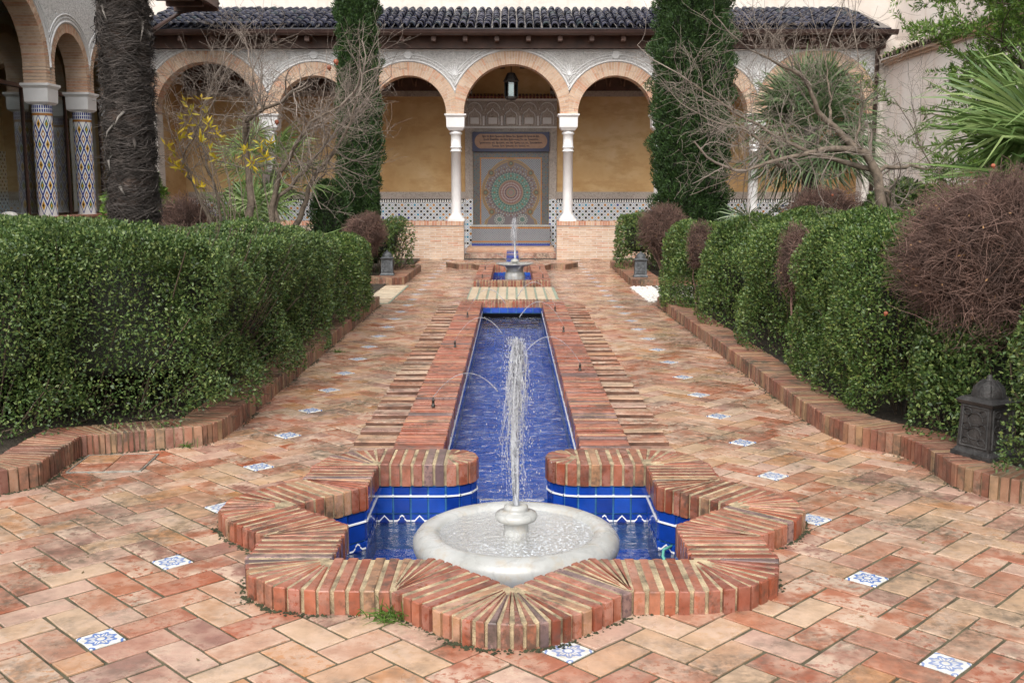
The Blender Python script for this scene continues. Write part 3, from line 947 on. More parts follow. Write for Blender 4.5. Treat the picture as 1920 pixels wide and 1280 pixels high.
# ---- marble bowl with spout and the tall jet
bowl = empty('marble_fountain', (0.02, 4.84, -0.40), 0, 'round white marble bowl with mushroom spout and tall foaming jet in star pool', 'fountain')
b = B()
b.lathe([(0.22, 0.0), (0.24, 0.06), (0.30, 0.12), (0.40, 0.18), (0.47, 0.25), (0.497, 0.31), (0.497, 0.345), (0.475, 0.375), (0.44, 0.392), (0.40, 0.392), (0.376, 0.382), (0.368, 0.365), (0.33, 0.33), (0.2, 0.29), (0.0, 0.28)], (0, 0), 72)
b.build('bowl', M['marble'], bowl)
b = B()
b.lathe([(0.078, 0.28), (0.072, 0.34), (0.060, 0.37), (0.059, 0.415), (0.068, 0.424), (0.096, 0.436), (0.104, 0.452), (0.097, 0.468), (0.070, 0.478), (0.056, 0.481), (0.060, 0.490), (0.057, 0.502), (0.044, 0.510), (0.024, 0.510), (0.020, 0.50), (0.0, 0.50)], (0, 0), 40)
b.build('spout', M['marble'], bowl)
def frothy(name, wm, scale, op):
    return water_mat(name, (0.80, 0.80, 0.76), foam=op, stretch=scale)
M['bowl_water'] = frothy('bowl_water', 0, (26, 26, 1), 0.85)
b = B()
b.lathe([(0.0, 0.372), (0.15, 0.372), (0.25, 0.371), (0.372, 0.370)], (0, 0), 48)
b.build('bowl_water', M['bowl_water'], bowl)

def jet(parent, h, r0, head_r, seed, name='water_jet', zbase=0.50, strands=100, drops=4200):
    """upright jet: a rope of thin rising strands that break, arch over and fall back in ragged drops"""
    g = np.random.default_rng(seed)
    K = 22
    P = np.empty((strands, K, 3)); Rr = np.empty((strands, K))
    for i in range(strands):
        a = g.uniform(0, 2 * PI); top = h * (1 - abs(g.normal()) * 0.13)
        out = head_r * g.uniform(0.25, 1.25); end = g.uniform(0.25, 0.95) ** 1.5
        zend = top * (1 - end)
        jit = g.normal(size=(K, 3)) * 0.0035
        for k in range(K):
            t = k / (K - 1)
            if t < 0.55:
                u = t / 0.55
                rr = r0 * 0.7 * (1 - 0.3 * u) + head_r * 0.35 * max(0, u - .55) * 1.2
                z = top * math.sin(u * PI / 2) ** 0.9
            else:
                u = (t - 0.55) / 0.45
                rr = r0 * 0.5 + head_r * 0.2 + out * u ** 0.6 * 0.8
                z = top - (top - zend) * u ** 1.8
            w_ = a + 0.6 * t
            P[i, k] = (0.012 * math.sin(z * 6 + seed) + rr * math.cos(w_), rr * math.sin(w_), zbase + z)
            Rr[i, k] = (0.0036 if t < .5 else 0.0036 * (1.10 - t)) * g.uniform(.15, 1.7)
        P[i, 6:] += jit[6:]
    V, Q = tubes_np(P, Rr, 5)
    link(name, mesh_np(name, V, Q, M['spray'], True), parent)
    b = B(); b.tube([(0, 0, zbase), (0.003, 0, zbase + h * .3), (0.0, 0.003, zbase + h * .62)], [r0 * .9, r0 * .8, r0 * .5], 8)
    b.build('jet_core', M['spray'], parent)
    n = drops
    tz = g.uniform(0, 1, n) ** 0.6
    a = g.uniform(0, 2 * PI, n); rr = np.abs(g.normal(size=n)) * head_r * (0.65 + 0.5 * (1 - tz))
    C = np.stack([rr * np.cos(a), rr * np.sin(a), zbase + h * tz * 1.02], 1)
    sz = g.uniform(0.0008, 0.0026, n)[:, None]
    el = g.uniform(1.2, 4.0, n)[:, None]
    off = [np.array([0, 0, 1.0]), np.array([1, 0, 0]), np.array([0, 1, 0]), np.array([-1, 0, 0]), np.array([0, -1, 0]), np.array([0, 0, -1.0])]
    V = np.stack([C + o * sz * (el if abs(o[2]) else 1) for o in off], 1).reshape(-1, 3)
    base_i = np.arange(n)[:, None] * 6
    F = np.concatenate([base_i + np.array([t_]) for t_ in ((0, 1, 2), (0, 2, 3), (0, 3, 4), (0, 4, 1), (5, 2, 1), (5, 3, 2), (5, 4, 3), (5, 1, 4))])
    tag(link('water_drops', mesh_np('water_drops', V, F, M['spray'], True), parent), kind='stuff')
jet(bowl, 0.80, 0.015, 0.050, 3)
# splash ring where the falling water meets the bowl
sp = np.random.default_rng(4); d_ = B()
for i in range(420):
    a = sp.uniform(0, 6.28); rr = abs(sp.normal()) * 0.10 + 0.06; z = 0.375 + abs(sp.normal()) * 0.014; q = sp.uniform(.0012, .0034)
    c_ = (rr * math.cos(a), rr * math.sin(a), z)
    d_.add([(c_[0] + q, c_[1], z), (c_[0], c_[1] + q, z), (c_[0] - q, c_[1], z), (c_[0], c_[1] - q, z), (c_[0], c_[1], z + q)], [(0, 1, 4), (1, 2, 4), (2, 3, 4), (3, 0, 4)], 0, True)
tag(d_.build('splash', M['spray'], bowl), kind='stuff')

# ---- the long channel
chan = empty('water_channel', (0, 0, 0), 0, 'long straight water channel with red brick coping and cobalt tiled sides', 'channel')
Z_CH = 0.082
pit = 0.045
SHARED = []
for s in range(6):
    b = B(); r = random.Random(s)
    hl, hw = (CH_OUT - CH_IN) / 2, pit / 2 - 0.005 + r.uniform(-.0015, .001)
    b.slab([(-hl + r.uniform(-.004, .004), -hw), (hl + r.uniform(-.004, .004), -hw + r.uniform(-.001, .001)), (hl + r.uniform(-.004, .004), hw), (-hl + r.uniform(-.004, .004), hw + r.uniform(-.001, .001))], -0.11, 0, 0.0045)
    o = b.build('brick', M['cope']); SHARED.append(o.data); bpy.data.objects.remove(o)
cnt = 0
farb = B()
ny = int((CH_Y1 - CH_Y0) / pit)
for i in range(ny):
    for sg in (-1, 1):
        y = CH_Y0 + (i + 0.5) * pit; x = sg * (CH_IN + CH_OUT) / 2
        dz = R.uniform(-.006, .004)
        if cnt < 290:
            link('brick', R.choice(SHARED), chan, (x, y, Z_CH + dz), None, (0, R.uniform(-.006, .006), R.uniform(-.006, .006)))
            cnt += 1
        else:
            hl, hw = (CH_OUT - CH_IN) / 2, pit / 2 - 0.005
            farb.slab([(x - hl, y - hw), (x + hl, y - hw), (x + hl, y + hw), (x - hl, y + hw)], -0.01, Z_CH + dz, 0.004)
tag(farb.build('far_bricks', M['cope'], chan), kind='stuff')
b = B()
for sg in (-1, 1):
    x0, x1 = sorted((sg * (CH_IN + .006), sg * (CH_OUT - .006)))
    b.box(x0, x1, CH_Y0 - 0.1, CH_Y1, -0.01, Z_CH - 0.014)
b.build('mortar', M['kmortar'], chan)
# far end: a red soldier course, a row of blue tiles over a dark slot
course(chan, [((-CH_IN - 0.305, CH_Y1), (-CH_IN - 0.305, CH_Y1 + 0.28)), ((CH_IN + 0.305, CH_Y1), (CH_IN + 0.305, CH_Y1 + 0.28))], -0.01, Z_CH, 0.048, 0.010, M['cope'], M['mortar'], limit=60)
tile_wall(chan, [(CH_IN, CH_Y1 + 0.012), (-CH_IN, CH_Y1 + 0.012)], [(-0.085, -0.006, 'plain')], 0.115, M['blue'])
b = B()
b.box(-CH_IN + 0.005, CH_IN - 0.005, CH_Y1 - 0.004, CH_Y1 + 0.004, -0.40, -0.090)
b.build('dark_slot', M['black'], chan)
tile_wall(chan, [(-CH_IN - 0.014, CH_Y1), (-CH_IN - 0.014, CH_Y0 - 0.06)], [(-0.06, -0.006, 'lined'), (-0.165, -0.066, 'plain')], 0.14, M['blue'])
tile_wall(chan, [(CH_IN + 0.014, CH_Y0 - 0.06), (CH_IN + 0.014, CH_Y1)], [(-0.06, -0.006, 'lined'), (-0.165, -0.066, 'plain')], 0.14, M['blue'])
b = B()
b.add([(-.5, 5.79, -0.30), (.5, 5.79, -0.30), (.5, CH_Y1 + .1, -0.30), (-.5, CH_Y1 + .1, -0.30)], [(0, 1, 2, 3)])
b.add([(-.2, 5.79, -0.42), (.2, 5.79, -0.42), (.2, 5.79, -0.30), (-.2, 5.79, -0.30)], [(0, 1, 2, 3)])
b.build('channel_floor', M['blue_floor'], chan)
b = B()
nx_, nyy = 22, 420
v = []
for j in range(nyy + 1):
    for i in range(nx_ + 1):
        x = -CH_IN + 0.0 + (2 * CH_IN) * i / nx_; y = 5.78 + (CH_Y1 - 5.78) * j / nyy
        v.append((x, y, WL_CH + 0.004 * math.sin(y * 31 + 3 * math.sin(x * 7 + y * 2.1)) + 0.003 * math.sin(y * 57 - x * 9) + R.uniform(-.002, .002)))
f = [(j * (nx_ + 1) + i, j * (nx_ + 1) + i + 1, (j + 1) * (nx_ + 1) + i + 1, (j + 1) * (nx_ + 1) + i) for j in range(nyy) for i in range(nx_)]
b.add(v, f, 0, True)
# the sheet that slips over the sill into the star pool
v = []
for j in range(7):
    t = j / 6
    for i in range(13):
        x = -0.185 + 0.37 * i / 12
        v.append((x, 5.778 - 0.05 * t ** 0.5 + R.uniform(-.002, .002), WL_CH - 0.10 * t ** 1.6))
f = [(j * 13 + i, j * 13 + i + 1, (j + 1) * 13 + i + 1, (j + 1) * 13 + i) for j in range(6) for i in range(12)]
b.add(v, f, 0, True)
w = b.build('channel_water', M['water_ch'])
tag(w, 'rippled bright blue water running down the long channel', 'water', kind='structure')

# comb course of flat bricks along both sides, alternately lifted
COMB = []
for s in range(4):
    b = B(); r = random.Random(50 + s)
    b.slab([(-0.137, -0.0515), (0.137, -0.0515 + r.uniform(-.004, .004)), (0.137, 0.0515), (-0.137, 0.0515 + r.uniform(-.004, .004))], -0.10, 0, 0.004)
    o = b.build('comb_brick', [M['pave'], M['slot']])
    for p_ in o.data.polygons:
        if abs(p_.normal.z) < 0.3: p_.material_index = 1        # side faces coloured dark to imitate the shade down in the slots
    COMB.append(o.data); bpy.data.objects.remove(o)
b = B()
ncomb = int((CH_Y1 - 6.1) / 0.137)
for i in range(ncomb):
    for sg in (-1, 1):
        y = 6.10 + (i + 0.5) * 0.137
        x = sg * (0.715 + 0.143 + (0.0 if i % 2 else 0.0))
        up = 0.034 + R.uniform(-.006, .006) if i % 2 == 0 else 0.024 + R.uniform(-.006, .004)
        y += 0.016 if i % 2 == 0 else -0.016
        x += sg * R.uniform(-.006, .010)
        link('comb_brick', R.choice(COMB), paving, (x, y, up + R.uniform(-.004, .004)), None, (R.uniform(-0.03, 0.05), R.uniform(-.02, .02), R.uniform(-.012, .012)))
b = B()
for sg in (-1, 1):
    x0, x1 = sorted((sg * 0.716, sg * 0.99))
    b.box(x0, x1, 5.95, 14.45, -0.10, -0.055)
b.build('comb_bed', M['soil'], paving)

# ---- spray nozzles on the coping with their thin arcs
def nozzle(x, y, sg, apex, reach, lab, z=Z_CH, back=0.0):
    e = empty('spray_nozzle', (x, y, z), 0, lab, 'nozzle', 'spray nozzles along the channel')
    e.scale = (0.82, 0.82, 0.82); reach /= 0.82; apex /= 0.82
    b = B()
    b.lathe([(0.016, 0.0), (0.016, 0.02), (0.011, 0.024), (0.011, 0.05), (0.014, 0.053), (0.014, 0.062), (0.007, 0.068), (0.005, 0.085), (0.0, 0.085)], (0, 0), 12)
    b.build('nozzle_body', M['nozzle'], e)
    pts = []; rs = []
    K = 26
    g = random.Random(int(abs(x * 100 + y * 37)))
    for i in range(K):
        t = i / (K - 1)
        xx = sg * reach * t
        zz = 0.085 + 4 * apex * (t * 0.83) * (1 - t * 0.83) - 0.10 * t
        pts.append((xx, back * t, zz)); rs.append((0.0026 + 0.0040 * t * t) * g.uniform(0.75, 1.25))
    b = B(); b.tube(pts, rs, 6)
    for i in range(14):
        t = g.uniform(0.55, 1.0); s = g.uniform(0.002, 0.004)
        q = pts[int(t * (K - 1))]
        c = (q[0] + g.uniform(-.02, .02), q[1] + g.uniform(-.02, .02), q[2] + g.uniform(-.02, .02))
        b.add([(c[0], c[1], c[2] + 2 * s), (c[0] + s, c[1], c[2]), (c[0], c[1] + s, c[2]), (c[0] - s, c[1], c[2]), (c[0], c[1] - s, c[2]), (c[0], c[1], c[2] - 2 * s)],
              [(0, 1, 2), (0, 2, 3), (0, 3, 4), (0, 4, 1), (5, 2, 1), (5, 3, 2), (5, 4, 3), (5, 1, 4)], 0, True)
    b.build('water_arc', M['spray_thin'], e)
ords = ['nearest', 'second', 'third', 'fourth']
for i, (x, y) in enumerate(((-0.56, 7.25), (-0.56, 10.10), (-0.54, 12.55))):
    nozzle(x, y, 1, 0.22 + 0.05 * i, 0.46, 'spray nozzle with arching water on the left channel coping, %s from the star pool' % ords[i])
for i, (x, y) in enumerate(((0.58, 8.75), (0.56, 11.20), (0.55, 13.2))):
    nozzle(x, y, -1, 0.27 + 0.04 * i, 0.48, 'spray nozzle with arching water on the right channel coping, %s from the star pool' % ords[i])

# ---- cream strip between channel and far pool
st = empty('cream_paving_strip', kind='structure')
for i in range(9):
    x = -0.64 + i * 0.145
    b = B(); b.slab([(x, 14.74), (x + 0.115, 14.74), (x + 0.115, 16.80), (x, 16.80)], -0.01, 0.062, 0.004)
    b.build('cream_slab', M['cream'], st)
b = B(); b.box(-0.66, 0.68, 14.72, 16.82, -0.01, 0.055); b.build('teal_joint', M['teal'], st)

# ---- far rectangular pool with pedestal fountain
fp = empty('far_pool', (0, 0, 0), 0, 'raised rectangular brick pool with blue lining beyond the channel end', 'pool')
zf = 0.15
PX, PW, PY0, PY1 = 0.36, 0.27, 17.15, 20.7
course(fp, [((-PX - PW, PY0), (-PX - PW, PY0 - PW)), ((PX + PW, PY0), (PX + PW, PY0 - PW))], -0.01, zf, 0.05, 0.012, M['cope'], M['mortar'])
for sg in (-1, 1):
    course(fp, [((sg * PX, PY0), (sg * (PX + PW), PY0)), ((sg * PX, PY1), (sg * (PX + PW), PY1))], -0.01, zf, 0.05, 0.012, M['cope'], M['mortar'], limit=40)
course(fp, [((-PX - PW, PY1), (-PX - PW, PY1 + PW)), ((PX + PW, PY1), (PX + PW, PY1 + PW))], -0.01, zf, 0.05, 0.012, M['cope'], M['mortar'])
for sg in (-1, 1):   # low zigzag arms of the far star
    pts = [(0.63, 20.95), (0.80, 21.55), (1.10, 21.45), (1.36, 21.95)]
    nrm = 0.28
    stn = [((sg * x, y), (sg * (x + 0.05), y + nrm)) for x, y in pts]
    course(fp, stn, -0.01, 0.10, 0.05, 0.012, M['kerb'], M['kmortar'])
FLR_keep = FLR
tile_wall(fp, [(PX + .01, PY1), (-PX - .01, PY1)], [(-0.10, -0.006, 'plain'), (-0.20, -0.105, 'zig')], 0.11, M['blue'])
tile_wall(fp, [(-PX - .01, PY1), (-PX - .01, PY0)], [(-0.10, -0.006, 'plain')], 0.3, M['blue'])
tile_wall(fp, [(PX + .01, PY0), (PX + .01, PY1)], [(-0.10, -0.006, 'plain')], 0.3, M['blue'])
b = B(); b.add([(-.45, 17, -.35), (.45, 17, -.35), (.45, 21, -.35), (-.45, 21, -.35)], [(0, 1, 2, 3)]); b.build('pool_floor', M['blue_floor'], fp)
b = B(); b.add([(-.37, 17.1, -.06), (.37, 17.1, -.06), (.37, 20.72, -.06), (-.37, 20.72, -.06)], [(0, 1, 2, 3)])
tag(b.build('far_pool_water', M['water_star']), 'blue water in the raised rectangular pool', 'water', kind='structure')
ff = empty('pedestal_fountain', (0.05, 18.6, -0.35), 0, 'white marble pedestal fountain with flat dish and jet in the far rectangular pool', 'fountain')
b = B()
v, f = [], []
NP = 48
prof = [(0.17, 0.0), (0.17, 0.28), (0.155, 0.30), (0.165, 0.34), (0.175, 0.42), (0.165, 0.50), (0.14, 0.53)]
for r, z in prof:
    for k in range(NP):
        a = 2 * PI * k / NP
        rr = r * (1 + (0.045 * abs(math.sin(a * 6)) if 0.3 < z < 0.52 else 0))
        v.append((rr * math.cos(a), rr * math.sin(a), z))
for i in range(len(prof) - 1):
    for k in range(NP):
        j = (k + 1) % NP
        f.append((i * NP + k, i * NP + j, (i + 1) * NP + j, (i + 1) * NP + k))
b.add(v, f, 0, True)
b.build('fluted_pedestal', M['marble'], ff)
b = B(); b.lathe([(0.15, 0.53), (0.155, 0.58), (0.17, 0.62), (0.26, 0.635), (0.335, 0.66), (0.34, 0.675), (0.30, 0.672), (0.1, 0.655), (0.0, 0.65)], (0, 0), 40); b.build('dish', M['marble'], ff)
b = B(); b.lathe([(0.04, 0.65), (0.045, 0.69), (0.075, 0.70), (0.075, 0.72), (0.04, 0.745), (0.0, 0.75)], (0, 0), 24); b.build('spout', M['marble'], ff)
jet(ff, 0.74, 0.018, 0.055, 8, zbase=0.74, strands=46, drops=350)
for i, (x, y, sg) in enumerate(((-0.50, 17.5, 1), (0.52, 17.5, -1), (-0.50, 19.4, 1), (0.52, 19.4, -1))):
    nozzle(x, y, sg, 0.26, 0.42, ['spray nozzle on the near left corner of the far pool', 'spray nozzle on the near right corner of the far pool',
                                  'spray nozzle half way along the left side of the far pool', 'spray nozzle half way along the right side of the far pool'][i], zf)
casc = empty('tiled_cascade', (0, 0, 0), 0, 'narrow blue tiled cascade running down from mosaic wall basin to far pool', 'cascade')
for i in range(5):
    b = B(); y = 21.1 + i * 1.0; b.box(-0.13 + 0.0 * i, 0.15, y, y + 0.99, -0.02, 0.015 + 0.032 * i); b.build('blue_step', M['t_blue'], casc)

# ---- kerbs of the planting beds
def offset_line(pts, d):
    out = []
    for i, p in enumerate(pts):
        a = pts[max(0, i - 1)]; c = pts[min(len(pts) - 1, i + 1)]
        def nrm(u, v):
            l = math.hypot(v[0] - u[0], v[1] - u[1]) or 1
            return ((v[1] - u[1]) / l, -(v[0] - u[0]) / l)
        n1 = nrm(a, p) if i > 0 else nrm(p, c)
        n2 = nrm(p, c) if i < len(pts) - 1 else n1
        bx, by = n1[0] + n2[0], n1[1] + n2[1]
        k = 2 * d / max(bx * bx + by * by, 1.0)
        out.append((p[0] + bx * k, p[1] + by * k))
    return out
KH = 0.13
def kerb(name, pts, d, label, near_first=True, width_pitch=0.054, group='brick kerbs round the planting beds'):
    e = empty(name, (0, 0, 0), 0, label, 'kerb', group)
    inn = offset_line(pts, d)
    course(e, list(zip(inn, pts)), -0.02, KH, width_pitch, 0.011, M['kerb'], M['kmortar'], limit=290)
    return e
kerb('brick_kerb', KL, -0.29, 'brick on edge kerb under the long left hedge')
kerb('brick_kerb', KR, 0.29, 'brick on edge kerb under the right hedges and near lantern')
PLL = [(-3.2, 17.75), (-2.05, 17.75), (-1.86, 17.95), (-1.84, 21.0), (-1.84, 21.05)]
PLR = [(3.3, 17.40), (2.20, 17.40), (2.02, 17.60), (2.10, 22.2), (2.1, 22.25)]
kerb('brick_kerb', PLL, -0.5, 'low brick kerb of the far left bed carrying a grey lantern')
kerb('brick_kerb', PLR, 0.5, 'low brick kerb of the far right bed carrying a grey lantern')
soil = empty('planting_beds', kind='structure')
for pts in (KL, KR, PLL, PLR):
    s = -1 if pts[0][0] < 0 else 1
    b = B()
    prev = None
    poly = [(p[0] + s * 0.12, p[1]) for p in pts]
    lo = [(x, y, 0.075) for x, y in poly]
    n = len(lo)
    v = lo + [(s * 8.3, y, 0.075) for x, y in poly]
    b.add(v, [(i, i + 1, n + i + 1, n + i) for i in range(n - 1)])
    b.build('soil', M['soil'], soil)
b = B()
b.add([(-8.3, 14.6, 0.03), (-2.15, 14.6, 0.03), (-2.15, 24.45, 0.03), (-8.3, 24.45, 0.03)], [(0, 1, 2, 3)])
b.add([(2.35, 14.6, 0.03), (8.3, 14.6, 0.03), (8.3, 24.45, 0.03), (2.35, 24.45, 0.03)], [(0, 1, 2, 3)])
b.build('soil', M['soil'], soil)
# white gravel patch on the right, cream and teal strip on the left between the beds
gv = B()
gr = np.random.default_rng(3)
for i in range(2600):
    x = 1.98 + gr.uniform(0, 1.0); y = gr.uniform(15.0, 17.35); s = gr.uniform(0.012, 0.03)
    z = gr.uniform(0.0, 0.02)
    a = gr.uniform(0, 6.28); ca, sa = math.cos(a) * s, math.sin(a) * s
    gv.add([(x + ca, y + sa, z), (x - sa, y + ca, z), (x - ca, y - sa, z), (x + sa, y - ca, z), (x, y, z + s * 0.8)], [(0, 1, 4), (1, 2, 4), (2, 3, 4), (3, 0, 4)])
go = gv.build('white_gravel', M['gravel'])
tag(go, 'white gravel patch between the right hedge and the far lantern bed', 'gravel', kind='stuff')
st2 = empty('cream_paving_strip', kind='structure')
for i in range(8):
    y = 14.85 + i * 0.35
    b = B(); b.slab([(-3.2, y), (-1.78, y), (-1.78, y + 0.31), (-3.2, y + 0.31)], -0.01, 0.016, 0.004); b.build('cream_slab', M['cream'], st2)
b = B(); b.box(-3.2, -1.76, 14.8, 17.7, -0.01, 0.010); b.build('teal_joint', M['teal'], st2)

# inspection cover let into the paving by the left kerb
ic = empty('inspection_cover', (-2.36, 6.00, 0.004), math.radians(4), 'square metal framed paving cover tight against the left kerb corner', 'cover')
b = B()
for a, bb, c, d in ((-.21, .21, -.20, -.194), (-.21, .21, .194, .20), (-.21, -.204, -.193, .193), (.204, .21, -.193, .193)):
    b.box(a, bb, c, d, -0.02, 0.004)
b.build('frame', plain('galvanised_frame', (0.22, 0.22, 0.19), .6, .4, 20), ic)
for i in range(2):
    for j in range(2):
        b = B(); b.slab([(-.200 + i * .202, -.189 + j * .191), (-.006 + i * .202, -.189 + j * .191), (-.006 + i * .202, -.004 + j * .191), (-.200 + i * .202, -.004 + j * .191)], -.02, 0.004, 0.003); b.build('brick', M['pave'], ic)

# ------------------------------------------------------------------ arcades
def arcade(parent, tf, bays, spring, ring, top, thick, stilt=0.0, smat='stucco'):
    """tf(s, d, z) -> xyz; bays: (s0, s1, r). Stucco wall over brick arches."""
    lo, hi = bays[0][0], bays[-1][1]
    def zlow(s):
        for s0, s1, r in bays:
            if s0 - 1e-9 <= s <= s1 + 1e-9:
                c = (s0 + s1) / 2; ro = r + ring
                d = abs(s - c)
                return spring + stilt + math.sqrt(max(0, ro * ro - d * d)) if d < ro else spring
        return spring
    ss = []
    for s0, s1, r in bays:
        ss += list(np.linspace(s0, s1, 48))[(1 if ss else 0):]
    b = B()
    v, f = [], []
    for s in ss:
        z = zlow(s)
        v += [tf(s, 0, z), tf(s, 0, top), tf(s, thick, top), tf(s, thick, z)]
    for i in range(len(ss) - 1):
        a, c = 4 * i, 4 * i + 4
        for q in range(4):
            f.append((a + q, c + q, c + (q + 1) % 4, a + (q + 1) % 4))
    b.add(v, f)
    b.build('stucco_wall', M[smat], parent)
    for s0, s1, r in bays:
        c = (s0 + s1) / 2; half = (s1 - s0) / 2
        mb, vb, tr = B(), B(), B()
        # jambs from the capitals, part of the ring, and voussoirs
        nv = int(PI * (r + ring / 2) / 0.062)
        def ro(a):
            return min(r + ring, half / max(abs(math.cos(a)), 1e-6) - 0.001)
        def ringpt(a, rr, d):
            return tf(c + rr * math.cos(a), d, spring + stilt + rr * math.sin(a))
        for i in range(nv):
            a0, a1 = PI * i / nv, PI * (i + 1) / nv
            ma0, ma1 = a0, a1
            P = [ringpt(ma0, r + .004, 0.012), ringpt(ma1, r + .004, .012), ringpt(ma1, ro(ma1), .012), ringpt(ma0, ro(ma0), .012),
                 ringpt(ma0, r + .004, thick - .012), ringpt(ma1, r + .004, thick - .012), ringpt(ma1, ro(ma1), thick - .012), ringpt(ma0, ro(ma0), thick - .012)]
            mb.add(P, [(0, 1, 2, 3), (7, 6, 5, 4), (0, 4, 5, 1)])
            g0 = 0.15 * (a1 - a0); b0, b1 = a0 + g0 / 2, a1 - g0 / 2
            j = R.uniform(-.004, .003)
            cut = R.choice((0.42, 0.5, 0.58, 0.0, 0.0))
            spans = [(0, 1)] if cut == 0 else [(0, cut - 0.02), (cut + 0.02, 1)]
            for u0, u1 in spans:
                q = lambda a, u: r + (ro(a) - r) * u
                dcut = [(j, thick - j)] if u0 > 0 or True else []
                for d0, d1 in dcut:
                    vb.add([ringpt(b0, q(b0, u0), d0), ringpt(b1, q(b1, u0), d0), ringpt(b1, q(b1, u1), d0), ringpt(b0, q(b0, u1), d0),
                            ringpt(b0, q(b0, u0), d1), ringpt(b1, q(b1, u0), d1), ringpt(b1, q(b1, u1), d1), ringpt(b0, q(b0, u1), d1)],
                           [(0, 1, 2, 3), (7, 6, 5, 4), (0, 4, 5, 1), (1, 5, 6, 2), (2, 6, 7, 3), (3, 7, 4, 0)])
        zz = spring
        while stilt > 0.02 and zz < spring + stilt - 0.01:      # straight brick jamb courses of stilted arches
            for sg in (-1, 1):
                sA, sB = c + sg * r, c + sg * half
                vb.add([tf(sA, 0, zz + .006), tf(sB, 0, zz + .006), tf(sB, thick, zz + .006), tf(sA, thick, zz + .006), tf(sA, 0, zz + .052), tf(sB, 0, zz + .052), tf(sB, thick, zz + .052), tf(sA, thick, zz + .052)],
                       [(0, 1, 2, 3), (4, 5, 6, 7), (0, 1, 5, 4), (1, 2, 6, 5), (2, 3, 7, 6), (3, 0, 4, 7)])
            zz += 0.058
        if stilt > 0.02:
            for sg in (-1, 1):
                sA, sB = c + sg * (r + .012), c + sg * half
                mb.add([tf(sA, .012, spring), tf(sB, .012, spring), tf(sB, thick - .012, spring), tf(sA, thick - .012, spring), tf(sA, .012, spring + stilt), tf(sB, .012, spring + stilt), tf(sB, thick - .012, spring + stilt), tf(sA, thick - .012, spring + stilt)],
                       [(0, 1, 2, 3), (4, 5, 6, 7), (0, 1, 5, 4), (1, 2, 6, 5), (2, 3, 7, 6), (3, 0, 4, 7)])
        mb.build('arch_mortar', M['wall'], parent)
        tag(vb.build('arch_bricks', M['facade'], parent), kind='stuff')
        # plain mouldings that follow the ring
        for extra, rad in ((0.030, 0.022), (0.105, 0.010), (0.165, 0.013)):
            rr = r + ring + extra
            a_lim = math.acos(min(1, half / rr)) if rr > half else 0.0
            pts = [tf(c + rr * math.cos(a), -0.004, spring + stilt + rr * math.sin(a)) for a in np.linspace(a_lim, PI - a_lim, 40)]
            tr.tube(pts, rad, 6)
        tr.build('arch_moulding', M['stucco_trim'], parent)

ZS, ZTOP = 3.36, 4.80
AY = 24.5
main = empty('arcade', (0, 0, 0), 0, 'long arcade of brick arches on white columns with carved stucco frieze across the back', 'arcade')
mb_ = [(-8.45, -5.63, 1.17), (-5.63, -3.45, 0.86), (-3.45, -1.31, 0.86), (-1.31, 1.31, 1.115), (1.31, 3.45, 0.86), (3.45, 5.66, 0.88), (5.66, 8.40, 1.15)]
arcade(main, lambda s, d, z: (s, AY + d, z), mb_, ZS, 0.30, ZTOP, 0.42)
# rosettes in the spandrels
b = B()
for s in (-5.63, -3.45, -1.31, 1.31, 3.45, 5.66):
    for k in range(9):
        a = PI * (0.08 + 0.84 * k / 8)
        b.tube([(s, AY - .006, 4.22), (s + 0.12 * math.cos(a), AY - .008, 4.22 + 0.17 * math.sin(a)), (s + 0.19 * math.cos(a), AY - .006, 4.22 + 0.26 * math.sin(a))], [.008, .016, .005], 5)
for s in (-4.54, -2.38, 2.38, 4.55):
    b.add([(s + 0.11 * math.cos(a), AY - 0.012, 4.70 - 0.02 + 0.075 * math.sin(a)) for a in np.linspace(0, 2 * PI, 24, False)], [tuple(range(24))])
    b.tube([(s + 0.085 * math.cos(a), AY - 0.014, 4.68 + 0.085 * math.sin(a)) for a in np.linspace(0, 2 * PI, 25)], 0.012, 5)
b.tube([(-8.4, AY - .01, 4.785), (8.4, AY - .01, 4.785)], 0.02, 6)
b.build('stucco_ornament', M['stucco_trim'], main)

def column(parent, x, y, z0, z1, r):
    """marble column: stepped base, shaft with collars, block capital with abacus"""
    b = B()
    b.box(x - .20, x + .20, y - .20, y + .20, z0, z0 + .05)
    b.lathe([(0.19, z0 + .05), (0.185, z0 + .09), (0.155, z0 + .12), (r + .01, z0 + .15), (r, z0 + .20), (r * .97, z1 - .86), (r + .018, z1 - .855), (r + .018, z1 - .83), (r, z1 - .825), (r, z1 - .775), (r + .018, z1 - .77), (r + .018, z1 - .745), (r, z1 - .74),
             (r, z1 - .47), (r + .03, z1 - .45), (r + .03, z1 - .42), (r + .005, z1 - .40), (r + .01, z1 - .37)], (x, y), 24)
    b.build('column_shaft', M['marble_col'], parent)
    b = B()
    w0, w1, w2 = 0.155, 0.205, 0.25
    v = []
    for w_, z in ((w0, z1 - .37), (w1, z1 - .30), (w1 + .005, z1 - .10), (w1 + .005, z1 - .075), (w2, z1 - .03), (w2, z1)):
        v += [(x - w_, y - w_, z), (x + w_, y - w_, z), (x + w_, y + w_, z), (x - w_, y + w_, z)]
    f = []
    for i in range(5):
        for q in range(4):
            f.append((4 * i + q, 4 * i + (q + 1) % 4, 4 * i + 4 + (q + 1) % 4, 4 * i + 4 + q))
    f += [(3, 2, 1, 0), (20, 21, 22, 23)]
    b.add(v, f)
    b.build('capital', M['marble_col'], parent)
for x in (-5.63, -3.45, -1.31, 1.31, 3.45, 5.66):
    column(main, x, AY + 0.21, 0.90, ZS, 0.118)
b = B()
b.box(-8.9, -8.2, AY, AY + .42, 0.0, ZS); b.build('end_pier', M['wall'], main)
